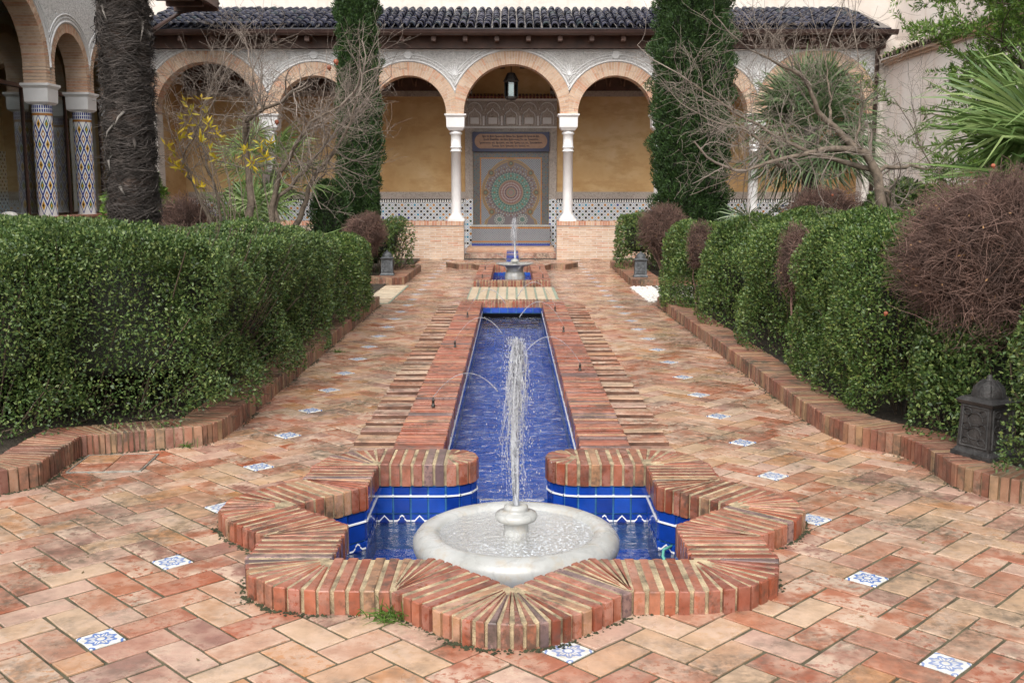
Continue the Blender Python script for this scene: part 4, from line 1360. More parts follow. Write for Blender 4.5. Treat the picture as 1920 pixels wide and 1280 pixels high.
b = B(); b.box(8.15, 8.56, AY, AY + .42, 0, ZS); b.build('end_pier', M['wall'], main)
b = B(); b.box(8.405, 9.4, AY, AY + .42, ZS, 5.0); b.build('end_wall', M['wall'], main)

# plinth wall: two brick lengths either side of the opening, soldier course on top
def brickwall(name, parent, x0, x1, y0, z0, z1, y1, bl=0.27, bh=0.052):
    b = B(); mb = B()
    mb.box(x0 + .004, x1 - .004, y0 + .006, y1, z0, z1 - .002)
    z = z0; row = 0
    while z + bh <= z1 + 1e-6:
        x = x0 - (bl / 2 if row % 2 else 0)
        while x < x1 - 0.01:
            a, c = max(x, x0), min(x + bl - .012, x1)
            if c - a > .02:
                d = R.uniform(-.003, .004)
                b.box(a, c, y0 + d, y0 + .05, z + .003, z + bh - .012)
            x += bl
        z += bh; row += 1
    mb.build('wall_mortar', M['wall'], parent)
    tag(b.build(name, M['facade'], parent), kind='stuff')
plinth = empty('plinth_wall', (0, AY, 0), 0, 'low pale brick wall under the arcade columns with red soldier course', 'wall')
plinth.location = (0, 0, 0)
M['soldier'] = brick_mat('soldier_brick', [(0.46, 0.22, 0.13), (0.40, 0.16, 0.09), (0.52, 0.34, 0.23), (0.44, 0.20, 0.12), (0.50, 0.30, 0.20)], (0.58, 0.44, 0.34), 0.3, dark_amt=0.1, rough=(0.6, 0.85))
for x0, x1 in ((-8.4, -1.13), (1.05, 8.4)):
    brickwall('wall_bricks', plinth, x0, x1, AY - 0.02, 0.0, 0.80, AY + 0.42)
    b = B(); n = int((x1 - x0) / 0.062)
    for i in range(n):
        xa = x0 + (x1 - x0) * i / n
        b.box(xa + .004, xa + (x1 - x0) / n - .004, AY - .045 + R.uniform(-.004, .004), AY + .44, 0.80, 0.90 + R.uniform(-.003, .003))
    tag(b.build('soldier_course', M['soldier'], plinth), kind='stuff')
    b = B(); b.box(x0, x1, AY - .036, AY + .43, 0.79, 0.893); b.build('soldier_mortar', M['wall'], plinth)
# returns of the opening, steps
step = empty('brick_steps', (0, 0, 0), 0, 'shallow orange brick steps in front of the mosaic wall basin', 'steps')
b = B(); b.box(-1.12, 1.04, 25.3, 26.6, 0.0, 0.13); b.build('lower_step', M['soldier'], step)
b = B(); b.box(-1.12, 1.04, 25.9, 27.2, 0.13, 0.205); b.build('upper_step', M['facade'], step)

# loggia interior
log = empty('loggia', (0, 0, 0), 0, 'shaded ochre loggia wall with tile dado behind the arches', 'wall')
BY = 27.3
b = B()
b.box(-8.5, 8.5, BY, BY + .3, 0, 4.9)
b.box(-8.95, -8.46, AY + .42, BY + .3, 0, 4.9); b.box(8.46, 8.95, AY + .42, BY + .3, 0, 4.9)
b.build('ochre_wall', M['ochre'], log)
b = B(); b.box(-8.5, 8.5, AY + .42, BY, 0.0, 0.12); b.build('loggia_floor', M['pave'], log)
b = B(); b.box(-8.5, 8.5, AY + .42, BY, 4.82, 4.9)
for i in range(34):
    x = -8.3 + i * 0.5; b.box(x, x + .12, AY + .43, BY - .01, 4.68, 4.82)
b.build('timber_ceiling', M['wood'], log)
for x0, x1 in ((-8.4, -1.02), (0.98, 8.4)):
    b = B(); b.box(x0, x1, BY - .02, BY, 0.12, 1.30); b.build('dado_tiles', M['dado'], log)
    b = B(); n = int((x1 - x0) / 0.062)
    b.box(x0, x1, BY - .022, BY, 1.30, 1.395, 0)
    for i in range(n):
        x = x0 + (i + .5) * (x1 - x0) / n
        b.add([(x - .020, BY - .026, 1.305), (x + .020, BY - .026, 1.305), (x + .020, BY - .026, 1.345), (x, BY - .026, 1.390), (x - .020, BY - .026, 1.345)], [(0, 1, 2, 3, 4)], 1)
    b.build('dado_crenel', [M['t_black'], M['tile_white']], log)
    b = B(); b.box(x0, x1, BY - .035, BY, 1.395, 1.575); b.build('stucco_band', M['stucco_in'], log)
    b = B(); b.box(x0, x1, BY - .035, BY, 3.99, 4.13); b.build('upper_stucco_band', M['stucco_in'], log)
    b = B(); n = int((x1 - x0) / 0.36)
    b.box(x0, x1, BY - .02, BY, 4.13, 4.82)
    for i in range(n):
        x = x0 + (i + .5) * (x1 - x0) / n
        pts = [(x + .15 * math.cos(a), BY - .03, 4.22 + .30 * math.sin(a) ** .7) for a in np.linspace(0.02, PI - .02, 12)]
        b.tube(pts, .018, 5, 1)
        b.lathe([(0.05, 0), (0, 0.02)], (0, 0), 8) if False else None
    b.build('wood_frieze', [M['wood'], plain('frieze_wood', (0.20, 0.11, 0.07), .6)], log)

# mosaic wall fountain
mf = empty('mosaic_wall_fountain', (0, 0, 0), 0, 'mosaic wall fountain with round tile rosette, inscription panel and stucco frame', 'fountain')
FX0, FX1 = -1.015, 0.96
fc = -0.028
b = B(); b.box(-1.21, FX0, BY - .06, BY - .02, 0.13, 3.20); b.box(FX1, 1.155, BY - .06, BY - .02, .13, 3.20); b.box(FX0, FX1, BY - .06, BY - .02, 3.10, 3.20)
b.build('stucco_frame', M['stucco_in'], mf)
b = B(); b.box(FX0 - .19, FX0 - .001, BY - .072, BY - .06, .13, 1.39); b.box(FX1 + .001, FX1 + .19, BY - .072, BY - .06, .13, 1.39); b.build('side_tiles', M['dado'], mf)
b = B(); b.box(-1.21, 1.155, BY - .07, BY - .02, 3.205, 3.90)
b.build('upper_panel', M['stucco_in'], mf)
b = B()
for i in range(5):
    x = fc - 0.93 + i * 0.465
    pts = [(x - .16, BY - .078, 3.28), (x - .16, BY - .078, 3.48)] + [(x + .16 * math.cos(a), BY - .078, 3.48 + .15 * math.sin(a)) for a in np.linspace(PI, PI / 2 + .3, 6)] + [(x, BY - .078, 3.70)]
    pts += [(2 * x - p[0], p[1], p[2]) for p in pts[::-1][1:]]
    b.tube(pts, .016, 5)
    b.tube([(x + .20 * math.cos(a), BY - .078, 3.62 + .22 * math.sin(a)) for a in np.linspace(0.1, PI - .1, 12)], .014, 5)
    b.box(x - .11, x + .11, BY - .082, BY - .068, 3.30, 3.46)
for i in range(4):
    x = fc - 0.70 + i * 0.465
    b.box(x - .025, x + .025, BY - .085, BY - .068, 3.26, 3.50)
b.box(-1.21, 1.155, BY - .09, BY - .02, 3.195, 3.235); b.box(-1.21, 1.155, BY - .09, BY - .02, 3.885, 3.93)
b.build('blind_arches', M['stucco_trim'], mf)
b = B()
for i in range(26):     # little canopy of dark red tiles
    x = -1.15 + i * 0.09
    b.tube([(x, BY - .26, 3.95), (x, BY - .02, 4.03)], 0.034, 8)
b.build('tile_canopy', plain('dark_red_tile', (0.14, 0.035, 0.025), .5), mf)
b = B(); b.box(FX0, FX1, BY - .16, BY - .02, 2.60, 3.095); b.build('inscription_panel', plain('navy_panel', (0.022, 0.026, 0.075), .4), mf)
cart = B()
n = 40; pl = []
for k in range(n):
    a = 2 * PI * k / n
    cx = 0.76 if math.cos(a) > 0 else -0.76
    pl.append((fc + cx + 0.17 * math.cos(a), BY - .168, 2.86 + 0.185 * math.sin(a)))
cart.add(pl + [(x, y + .02, z) for x, y, z in pl], [tuple(range(n))] + [(i, (i + 1) % n, n + (i + 1) % n, n + i) for i in range(n)])
ins = cart.build('cartouche', plain('orange_glaze', (0.27, 0.145, 0.080), .35, .2, 8), mf)
tx = B(); gq = random.Random(4)
for z, words in ((2.98, [3, 2, 4, 6, 2, 5, 3, 6, 2, 4, 2, 3]), (2.90, [4, 7, 2, 3, 8, 2, 2, 8]), (2.815, [8, 2, 6, 2, 2, 4, 2, 2, 9]), (2.735, [5, 3, 6, 2, 5, 2])):
    tot = sum(words) + len(words) - 1
    wd = {2.98: 1.45, 2.90: 1.40, 2.815: 1.62, 2.735: 0.95}[z]; u = wd / tot
    x = fc - wd / 2
    for wl in words:
        pts = []
        for k in range(wl * 4 + 1):
            hgt = 0.020 * (1.9 if (k // 4 == 0 and wl > 2) else 1.0)
            pts.append((x + k * u / 4, BY - .171, z + hgt * math.sin(k * PI / 2 + gq.uniform(-.5, .5)) + gq.uniform(-.004, .004)))
        tx.tube(pts, 0.0055, 4)
        x += (wl + 1) * u
tx.build('inscription', plain('inscription_ink', (0.05, 0.035, 0.07), .5), ins)
# panel and basin front
b = B(); b.box(FX0 + .01, FX1 - .01, BY - .05, BY - .02, 0.70, 2.60); b.build('border_mosaic', M['mos_dark'], mf)
b = B(); b.box(fc - .77, fc + .77, BY - .058, BY - .05, 0.70, 2.42); b.build('field_mosaic', M['mos_grey'], mf)
b = B(); b.box(fc - .80, fc + .80, BY - .064, BY - .05, 2.42, 2.45); b.box(fc - .80, fc - .77, BY - .064, BY - .05, .70, 2.42); b.box(fc + .77, fc + .80, BY - .064, BY - .05, .70, 2.42)
b.build('gold_border', M['t_brown'], mf)
def mosaic():
    V, Fq, C = [], [], []
    y = BY - .066
    cx, cz = fc, 1.56
    def poly(pts, col, lift=0.0):
        o = len(V); V.extend([(cx + px * 1.06, y - lift, cz + (pz * 1.06 if pz > -.6 else pz - .036)) for px, pz in pts]); Fq.append(tuple(range(o, o + len(pts)))); C.append(col)
    # keyhole outline, gold / grey / gold
    def outline(sc):
        pts = []
        for a in np.linspace(math.radians(-47), math.radians(227), 56):
            rr = 0.70 * (1 + 0.13 * max(0, math.sin(a)) ** 6)
            pts.append((rr * math.cos(a) * sc, rr * math.sin(a) * sc))
        l = [(-0.50 * sc - .02, -0.60), (-0.60 * sc, -0.66), (-0.66 * sc, -0.86)]
        return pts + l + [(-p[0], p[1]) for p in l[::-1]]
    for s, col, lf in ((1.03, (0.26, 0.16, 0.05), 0), (0.99, (0.13, 0.10, 0.09), .001), (0.96, (0.28, 0.175, 0.05), .002), (0.93, (0.13, 0.105, 0.11), .003)):
        poly(outline(s), col, lf)
    lf = .004
    TEAL, RED, WHT, BLK, GLD, TAN = (0.070, 0.155, 0.12), (0.125, 0.055, 0.05), (0.28, 0.27, 0.245), (0.025, 0.025, 0.038), (0.22, 0.14, 0.045), (0.17, 0.095, 0.06)
    poly([(0.475 * math.cos(a), 0.475 * math.sin(a)) for a in np.linspace(0, 2 * PI, 48, False)], TEAL, .0045)
    poly([(0.305 * math.cos(a), 0.305 * math.sin(a)) for a in np.linspace(0, 2 * PI, 48, False)], (0.20, 0.12, 0.11), .005)
    rings = [(0.075, 12, .020, TEAL), (0.10, 16, .018, GLD), (0.135, 22, .020, BLK), (0.165, 28, .016, WHT), (0.195, 32, .020, RED), (0.225, 36, .018, WHT), (0.255, 40, .020, RED), (0.285, 44, .018, GLD),
             (0.325, 36, .017, BLK), (0.35, 36, .014, WHT), (0.40, 16, .036, TAN), (0.40, 16, .020, WHT), (0.455, 32, .017, WHT), (0.49, 44, .018, BLK), (0.515, 44, .016, GLD), (0.545, 48, .020, WHT), (0.575, 24, .030, RED), (0.575, 24, .014, WHT), (0.61, 40, .020, GLD), (0.635, 60, .016, WHT)]
    for q, (rr, n, s, col) in enumerate(rings):
        for k in range(n):
            a = 2 * PI * (k + 0.5 * (q % 2)) / n
            px, pz = rr * math.cos(a), rr * math.sin(a)
            if rr > 0.6 and pz < -0.5: continue
            ca, sa = math.cos(a), math.sin(a)
            poly([(px + ca * s, pz + sa * s), (px - sa * s * .8, pz + ca * s * .8), (px - ca * s, pz - sa * s), (px + sa * s * .8, pz - ca * s * .8)], col, .0055 + q * .0001)
    for bx, bz in ((-.28, -.66), (.28, -.66), (-.47, -.47), (.47, -.47), (0, .70), (-.48, .47), (.48, .47), (-.62, 0), (.62, 0)):
        R0 = .15 if bz == -.66 else .085
        poly([(bx + R0 * math.cos(a), bz + R0 * math.sin(a)) for a in np.linspace(0, 2 * PI, 20, False)], GLD if R0 < .1 else (0.10, .10, .10), .0085)
        for rr, n, s, col in ((R0 * .25, 8, R0 * .14, TEAL), (R0 * .5, 12, R0 * .15, BLK if R0 < .1 else WHT), (R0 * .78, 14, R0 * .15, WHT if R0 > .1 else RED)):
            for k in range(n):
                a = 2 * PI * k / n
                px, pz = bx + rr * math.cos(a), bz + rr * math.sin(a)
                poly([(px + s, pz), (px, pz + s), (px - s, pz), (px, pz - s)], col, .009)
    me = bpy.data.meshes.new('rosette_mosaic')
    me.from_pydata(V, [], Fq)
    ca = me.color_attributes.new('Col', 'FLOAT_COLOR', 'CORNER')
    arr = []
    for p, col in zip(me.polygons, C):
        arr += list(col + (1,)) * p.loop_total
    ca.data.foreach_set('color', arr)
    me.materials.append(M['attr'])
    o = link('rosette_mosaic', me, mf)
    tag(o, kind='stuff')
mosaic()
b = B(); b.box(FX0 - .015, FX1 + .015, BY - .55, BY - .02, 0.205, 0.70); b.build('basin_front', M['mos_grey'], mf)
b = B(); b.box(FX0 - .03, FX1 + .03, BY - .57, BY - .02, 0.70, 0.735); b.build('basin_rim', M['marble'], mf)
b = B()
for z0, z1 in ((.645, .685), (.30, .33)):
    b.box(FX0 - .016, FX1 + .016, BY - .556, BY - .5, z0, z1)
b.build('gold_band', M['t_brown'], mf)
b = B(); b.box(FX0 - .016, FX1 + .016, BY - .557, BY - .5, .207, .262); b.build('blue_foot', M['t_blue'], mf)

# hanging lantern in the middle arch
hl = empty('hanging_lantern', (-0.02, 25.3, 3.72), 0, 'dark iron hanging lantern with pale glass in the middle arch', 'lantern')
b = B(); b.lathe([(0.0, 0.0), (0.11, 0.02), (0.15, 0.06), (0.15, 0.10)], (0, 0), 6, 0, False); b.lathe([(0.15, 0.42), (0.19, 0.45), (0.12, 0.58), (0.09, 0.64), (0.0, 0.66)], (0, 0), 6, 0, False)
for k in range(6):
    a = 2 * PI * k / 6
    b.tube([(0.15 * math.cos(a), 0.15 * math.sin(a), .09), (0.15 * math.cos(a), 0.15 * math.sin(a), .43)], .014, 5)
b.build('iron_frame', M['iron_dark'], hl)
b = B(); b.lathe([(0.138, 0.10), (0.138, 0.42)], (0, 0), 6, 0, False); b.build('glass_pane', M['glass'], hl)
b = B(); b.tube([(0, 0, .66), (0, 0, 1.1)], .012, 6); b.build('chain', M['iron_dark'], hl)

# ------------------------------------------------------------------ roof of the arcade
roof = empty('arcade_roof', (0, 0, 0), 0, 'dark blue glazed barrel tile roof over the arcade', 'roof')
RY0, RZ0, RY1, RZ1 = 23.88, 5.20, 26.35, 5.98
slope = math.atan2(RZ1 - RZ0, RY1 - RY0)
SL = math.hypot(RZ1 - RZ0, RY1 - RY0)
b = B()
b.add([(-8.45, RY0 + .03, RZ0 - .01), (8.45, RY0 + .03, RZ0 - .01), (8.45, RY1, RZ1 - .02), (-8.45, RY1, RZ1 - .02), (-8.45, RY0 + .03, RZ0 - .06), (8.45, RY0 + .03, RZ0 - .06)], [(0, 1, 2, 3), (4, 5, 1, 0)])
b.build('roof_bed', M['roof_tile'], roof)
def barrel(r0, r1, ln, th=0.014, nseg=7):
    v, f = [], []
    for y, r in ((0, r0), (ln, r1)):
        for q in (0, th):
            for k in range(nseg + 1):
                a = PI * k / nseg
                v.append(((r - q) * math.cos(a), y, (r - q) * math.sin(a) * 1.05))
    m = nseg + 1
    for k in range(nseg):
        f.append((k, k + 1, 2 * m + k + 1, 2 * m + k))
        f.append((k, m + k, m + k + 1, k + 1))
    me = bpy.data.meshes.new('roof_tile')
    me.from_pydata(v, [], f)
    me.polygons.foreach_set('use_smooth', [True, False] * nseg)
    me.update()
    return me
bt = barrel(0.082, 0.066, 0.43)
bt.materials.append(M['roof_tile'])
pitch = 0.188
ncol = int(16.7 / pitch)
rows = 7
cnt = 0
VV, QQ = [], []
bv = np.array([v.co for v in bt.vertices]); bf = np.array([list(p.vertices) for p in bt.polygons])
no = 0
for r_ in range(rows):
    d = r_ * SL / rows
    for i in range(ncol):
        x = -8.35 + (i + .5) * pitch
        y = RY0 - .02 + d * math.cos(slope); z = RZ0 + 0.006 + d * math.sin(slope) + 0.006
        tilt = slope - 0.028
        jx, ja = R.uniform(-.012, .012), R.uniform(-.045, .045); z += R.uniform(-.004, .010); y += R.uniform(-.03, .03)
        if cnt < 300:
            link('roof_tile', bt, roof, (x + jx, y, z), None, (tilt, 0, ja)); cnt += 1
        else:
            mt = Matrix.Translation((x + jx, y, z)) @ Matrix.Rotation(ja, 4, 'Z') @ Matrix.Rotation(tilt, 4, 'X')
            a = np.array(mt)
            VV.append(bv @ a[:3, :3].T + a[:3, 3]); QQ.append(bf + no); no += len(bv)
me = mesh_np('upper_roof_tiles', np.concatenate(VV), np.concatenate(QQ), M['roof_tile'], True)
tag(link('upper_roof_tiles', me, roof), kind='stuff')
# eave: gutter and timber brackets
eave = empty('eave', (0, 0, 0), 0, 'dark timber eave with brown half round gutter under the blue roof', 'eave')
b = B(); b.box(-8.45, 8.5, 24.02, AY + .4, 5.07, 5.13); b.box(-8.45, 8.5, 24.35, AY + .1, 4.81, 5.07)
for i in range(24):
    x = -8.2 + i * 0.71; b.box(x, x + .10, 24.02, 24.35, 4.93, 5.07)
b.build('timber', M['wood'], eave)
b = B()
gp = []
for k in range(9):
    a = PI + PI * k / 8
    gp.append((23.93 + 0.085 * math.cos(a), 5.14 + 0.10 * math.sin(a)))
v = [(x, y, z) for x in (-8.5, 8.6) for y, z in gp]
b.add(v, [(k, k + 1, 9 + k + 1, 9 + k) for k in range(8)], 0, True)
b.tube([(-8.5, 23.845, 5.14), (8.6, 23.845, 5.14)], 0.014, 6)
b.build('gutter', M['gutter'], eave)
b = B(); b.tube([(8.42, 23.95, 5.05), (8.33, 24.38, 4.75), (8.33, 24.38, 0.2)], 0.055, 8)
b.build('downpipe', M['gutter'], eave)

# ------------------------------------------------------------------ plain upper walls, right garden wall
uw = empty('upper_wall', (0, 0, 0), 0, 'rough cream plaster upper wall rising behind the blue roof', 'wall')
b = B(); b.box(-14, 9.4, RY1, RY1 + .5, 4.95, 11.0); b.build('plaster', M['wall'], uw)
b = B()
for x in (-4.9, -4.35, -3.9, -3.4, -2.2, 0.5, 4.4, 5.6):
    b.lathe([(0.03, 0), (0.0, 0.001)], (0, 0), 8) if False else b.box(x, x + .04, RY1 - .006, RY1 + .01, 6.28, 6.32)
b.build('putlog_holes', M['black'], uw)
rw2 = empty('house_wall', (0, 0, 0), 0, 'tall cream plaster house wall with small window at the upper right', 'wall')
b = B(); b.box(9.4, 9.9, 12.0, RY1 + .5, 0, 11.0); b.build('plaster', M['garden_wall'], rw2)
b = B(); b.box(9.34, 9.42, 20.6, 21.5, 6.12, 6.9); b.build('window_opening', M['black'], rw2)
b = B(); b.box(9.28, 9.40, 20.5, 21.6, 6.03, 6.12); b.build('window_sill', M['stucco_trim'], rw2)
gw = empty('garden_wall', (0, 0, 0), 0, 'lower cream garden wall with weathered tile coping at the right', 'wall')
b = B(); b.box(8.55, 9.0, 12.0, 24.49, 0, 4.42); b.build('plaster', M['garden_wall'], gw)
b = B()
for d, z0, z1 in ((.07, 4.42, 4.47), (.14, 4.475, 4.53)):
    b.box(8.55 - d, 9.05, 12.0, 24.4, z0, z1)
b.build('cornice', M['facade'], gw)
ot = barrel(0.095, 0.08, 0.62, .016, 6); ot.materials.append(M['old_tile'])
for i in range(62):
    link('coping_tile', ot, gw, (8.34 + R.uniform(-.02, .02), 24.2 - i * 0.195, 4.545), None, (0.30, R.uniform(-.05, .05), -PI / 2 + R.uniform(-.05, .05)))
b = B(); b.add([(8.36, 12, 4.535), (8.36, 24.4, 4.535), (9.05, 24.4, 4.75), (9.05, 12, 4.75)], [(0, 1, 2, 3)]); b.build('tile_bed', M['old_tile'], gw)

# ------------------------------------------------------------------ left wing
lw = empty('glazed_arcade', (0, 0, 0), 0, 'glazed side arcade with brick arches and diamond tiled columns at the left', 'arcade')
LX = -8.42
LZ = 3.53
lb = [(14.4, 16.75, 0.95), (16.75, 19.50, 1.17), (19.50, 21.30, 0.73), (21.30, 23.05, 0.71), (23.05, 24.45, 0.54)]
arcade(lw, lambda s, d, z: (LX - d, s, z), lb, LZ, 0.17, 6.3, 0.42, stilt=0.30, smat='stucco_white')
b = B(); b.box(LX - 3.5, LX + 0.12, 10.0, 24.45, 0.0, 1.10); b.build('plinth', M['facade'], lw)
b = B(); b.box(LX - 0.4, LX + 0.15, 10.0, 24.3, 1.10, 1.135); b.build('sill', M['soldier'], lw)
def diamond_mesh(rad, hw_ang, hh, core, centre):
    v, f, mi = [], [], []
    def P(u, w, d): return ((rad + d) * math.cos(u * hw_ang), (rad + d) * math.sin(u * hw_ang), w * hh)
    ringuv = [(1, 0), (.5, .5), (0, 1), (-.5, .5), (-1, 0), (-.5, -.5), (0, -1), (.5, -.5)]
    sc_ = [1.0, 0.80, 0.52, 0.24]
    for i, s in enumerate(sc_):
        for u, w_ in ringuv: v.append(P(u * s, w_ * s, 0.004))
    for i in range(3):
        for k in range(8):
            j = (k + 1) % 8
            f.append((8 * i + k, 8 * i + j, 8 * i + 8 + j, 8 * i + 8 + k)); mi.append((0, 1, 2)[i])
    f.append(tuple(range(24, 32))); mi.append(3)
    me = bpy.data.meshes.new('diamond_tile'); me.from_pydata(v, [], f)
    for m in (M['t_blue'], M['tile_white'], M[core], M[centre]): me.materials.append(m)
    me.polygons.foreach_set('material_index', mi); me.update()
    return me
RC = 0.172
HA = PI / 8
DM = {'y': diamond_mesh(RC, HA, 0.185, 't_yellow', 't_black'), 'g': diamond_mesh(RC, HA, 0.185, 't_green', 't_yellow'), 'b': diamond_mesh(RC, HA, 0.185, 't_brown', 'tile_white')}
def tiled_column(x, y, z0, z1, label, full=True):
    e = empty('tiled_column', (x, y, z0), 0, label, 'column', 'diamond tiled columns of the glazed arcade')
    h = z1 - z0
    b = B(); b.lathe([(RC, 0.0), (RC, h - .37)], (0, 0), 32); b.build('column_core', M['tile_white'], e)
    zt = h - 0.37
    rowi = 0
    z = zt - 0.35
    while z > 0.0:
        for k in range(8):
            c = 'y' if (k + rowi // 2) % 2 == 0 else 'g'
            if rowi % 2: c = 'b'
            if z - 0.185 > -0.05:
                link('diamond_tile', DM[c], e, (0, 0, z), (k + 0.5 * (rowi % 2)) * PI / 4)
        z -= 0.185; rowi += 1
    b = B(); b.lathe([(RC + .006, zt - .20), (RC + .006, zt - .155)], (0, 0), 32); b.build('tan_band', M['t_brown'], e)
    b = B(); b.lathe([(RC + .005, zt - .15), (RC + .005, zt)], (0, 0), 32)
    for k in range(28):
        a = 2 * PI * k / 28
        for zz in (zt - .14, zt - .07):
            b.box(0, 0.001, 0, 0.001, 0, 0.001) if False else None
            aa, ab = a - .07, a + .07
            r = RC + .009
            b.add([(r * math.cos(aa), r * math.sin(aa), zz), (r * math.cos(ab), r * math.sin(ab), zz), (r * math.cos(ab), r * math.sin(ab), zz + .055), (r * math.cos(aa), r * math.sin(aa), zz + .055)], [(0, 1, 2, 3)], 1)
    b.build('blue_band', [M['tile_white'], M['t_blue']], e)
    b = B()
    v = []
    for w_, z in ((0.175, h - .37), (0.215, h - .33), (0.222, h - .12), (0.222, h - .09), (0.262, h - .04), (0.262, h)):
        v += [(-w_, -w_, z), (w_, -w_, z), (w_, w_, z), (-w_, w_, z)]
    f = []
    for i in range(5):
        for q in range(4): f.append((4 * i + q, 4 * i + (q + 1) % 4, 4 * i + 4 + (q + 1) % 4, 4 * i + 4 + q))
    f += [(3, 2, 1, 0), (20, 21, 22, 23)]
    b.add(v, f); b.build('capital', M['marble_col'], e)
tiled_column(LX - .21, 19.50, 1.135, LZ, 'diamond tiled column under the big left arch, nearer of the two in view')
tiled_column(LX - .21, 21.30, 1.135, LZ, 'diamond tiled column between the small arches, right beside the palm trunk')
tiled_column(LX - .21, 23.05, 1.135, LZ, 'diamond tiled column almost hidden behind the palm trunk')
tiled_column(LX - .21, 16.75, 1.135, LZ, 'diamond tiled column cut off by the left edge of the picture')
b = B(); b.add([(LX - .80, 10, 1.13), (LX - .80, 24.4, 1.13), (LX - .80, 24.4, 5.4), (LX - .80, 10, 5.4)], [(0, 1, 2, 3)]); b.build('window_pane', M['glass'], lw)
b = B(); b.box(LX - .84, LX - .74, 10, 24.4, LZ - .02, LZ + .05)
for y in (17.6, 20.0, 21.9, 23.7): b.box(LX - .83, LX - .77, y - .02, y + .02, 1.13, LZ - .02)
b.build('window_transom', M['wood'], lw)
b = B(); b.box(LX - 3.6, LX - 3.3, 10, 24.4, 1.0, 6.2); b.box(LX - 3.3, LX - .42, 9.7, 10.0, 1.0, 6.2); b.box(LX - 3.3, LX - .42, 24.4, 24.6, 1.0, 6.2)
b.build('inner_wall', M['ochre'], lw)
b = B(); b.box(LX - 3.3, LX - 3.28, 10, 24.4, 1.1, 2.5); b.build('inner_dado', M['dado'], lw)
b = B(); b.box(LX - 3.6, LX - .42, 10, 24.4, 5.6, 5.8); b.build('inner_ceiling', M['white_wall'], lw)
b = B(); b.box(-7.40, -6.52, 18.0, 23.62, 5.62, 5.76)
for i in range(8): b.box(-7.38, -6.60, 18.2 + i * .68, 18.32 + i * .68, 5.50, 5.62)
b.box(-6.55, -6.45, 18.0, 23.68, 5.56, 5.80); b.box(-7.42, -6.45, 23.62, 23.70, 5.50, 5.78)
b.build('wing_eave', M['wood'], lw)
b = B(); b.tube([(-6.45, 23.72, 5.70), (-6.6, 23.73, 5.62), (-7.3, 23.74, 5.50), (-7.85, 23.76, 5.18), (-8.30, 23.78, 4.95), (-8.34, 23.8, 3.9)], .045, 8); b.build('drain_pipe', M['gutter'], lw)
for i, (y, s, lab) in enumerate(((17.5, .13, 'large'), (17.05, .07, 'small'))):
    b = B()
    v, f = [], []
    b.lathe([(0.0, -.02), (s * 1.1, 0.0), (s * 1.15, s * .45), (s * .75, s * .85), (0, s)], (0, 0), 10)
    o = b.build('boulder', M['stone'], None, loc=(LX + .02, y, 1.135))
    tag(o, '%s pale rounded stone on the sill of the glazed arcade' % lab, 'stone', 'stones on the arcade sill')

# ------------------------------------------------------------------ garden lanterns
def lantern(x, y, z, rz, label, s=1.0, mat='iron'):
    e = empty('garden_lantern', (x, y, z), rz, label, 'lantern', 'iron lanterns on the kerbs')
    e.scale = (s, s, s)
    m = M[mat]
    b = B()
    def frus(w0, z0, w1, z1):
        b.add([(-w0, -w0, z0), (w0, -w0, z0), (w0, w0, z0), (-w0, w0, z0), (-w1, -w1, z1), (w1, -w1, z1), (w1, w1, z1), (-w1, w1, z1)],
              [(0, 3, 2, 1), (4, 5, 6, 7), (0, 1, 5, 4), (1, 2, 6, 5), (2, 3, 7, 6), (3, 0, 4, 7)])
    frus(.128, 0, .128, .022); frus(.122, .022, .108, .045)
    b.build('lantern_base', m, e)
    b = B(); frus(.106, .045, .098, .295); b.build('lantern_body', m, e)
    for k in range(4):         # pierced panels: raised scroll work in a frame
        b = B()
        yy = -.105
        for pts in ([(-.085, .06), (.085, .06)], [(-.085, .285), (.085, .285)], [(-.085, .06), (-.08, .285)], [(.085, .06), (.08, .285)]):
            b.tube([(p[0], yy + (p[1] - .06) * .03, p[1]) for p in pts], .006, 5)
        for cx, cz, rr in ((0, .21, .05), (0, .13, .045), (-.05, .17, .026), (.05, .17, .026), (-.05, .09, .024), (.05, .09, .024), (-.05, .25, .024), (.05, .25, .024)):
            b.tube([(cx + rr * math.cos(a) * (1 - .04 * i / 4), yy + (cz - .06) * .03 - .001, cz + rr * math.sin(a) * (1 - .04 * i)) for i, a in enumerate(np.linspace(0, 5.2, 12))], .0045, 4)
        b.build('panel', m, e, rz=k * PI / 2)
    b = B(); frus(.108, .295, .120, .315); frus(.120, .315, .098, .335)
    b.build('lantern_cornice', m, e)
    b = B(); b.lathe([(.088, .335), (.086, .36), (.076, .388), (.058, .412), (.034, .428), (.016, .434), (.016, .444), (.012, .456), (0, .462)], (0, 0), 20)
    for k in range(8):
        a = 2 * PI * k / 8
        b.tube([(.089 * math.cos(a), .089 * math.sin(a), .336), (.079 * math.cos(a), .079 * math.sin(a), .388), (.036 * math.cos(a), .036 * math.sin(a), .430)], .004, 4)
    b.build('dome', m, e)
    return e
lantern(2.66, 5.70, KH, math.radians(28), 'large dark iron lantern on the near right kerb under the dead shrub', 1.0, 'iron_dark')
lantern(-2.20, 18.35, KH, 0.05, 'grey domed iron lantern on the far left kerb', 0.96)
lantern(2.22, 17.95, KH, -0.05, 'grey domed iron lantern on the far right kerb', 0.96)

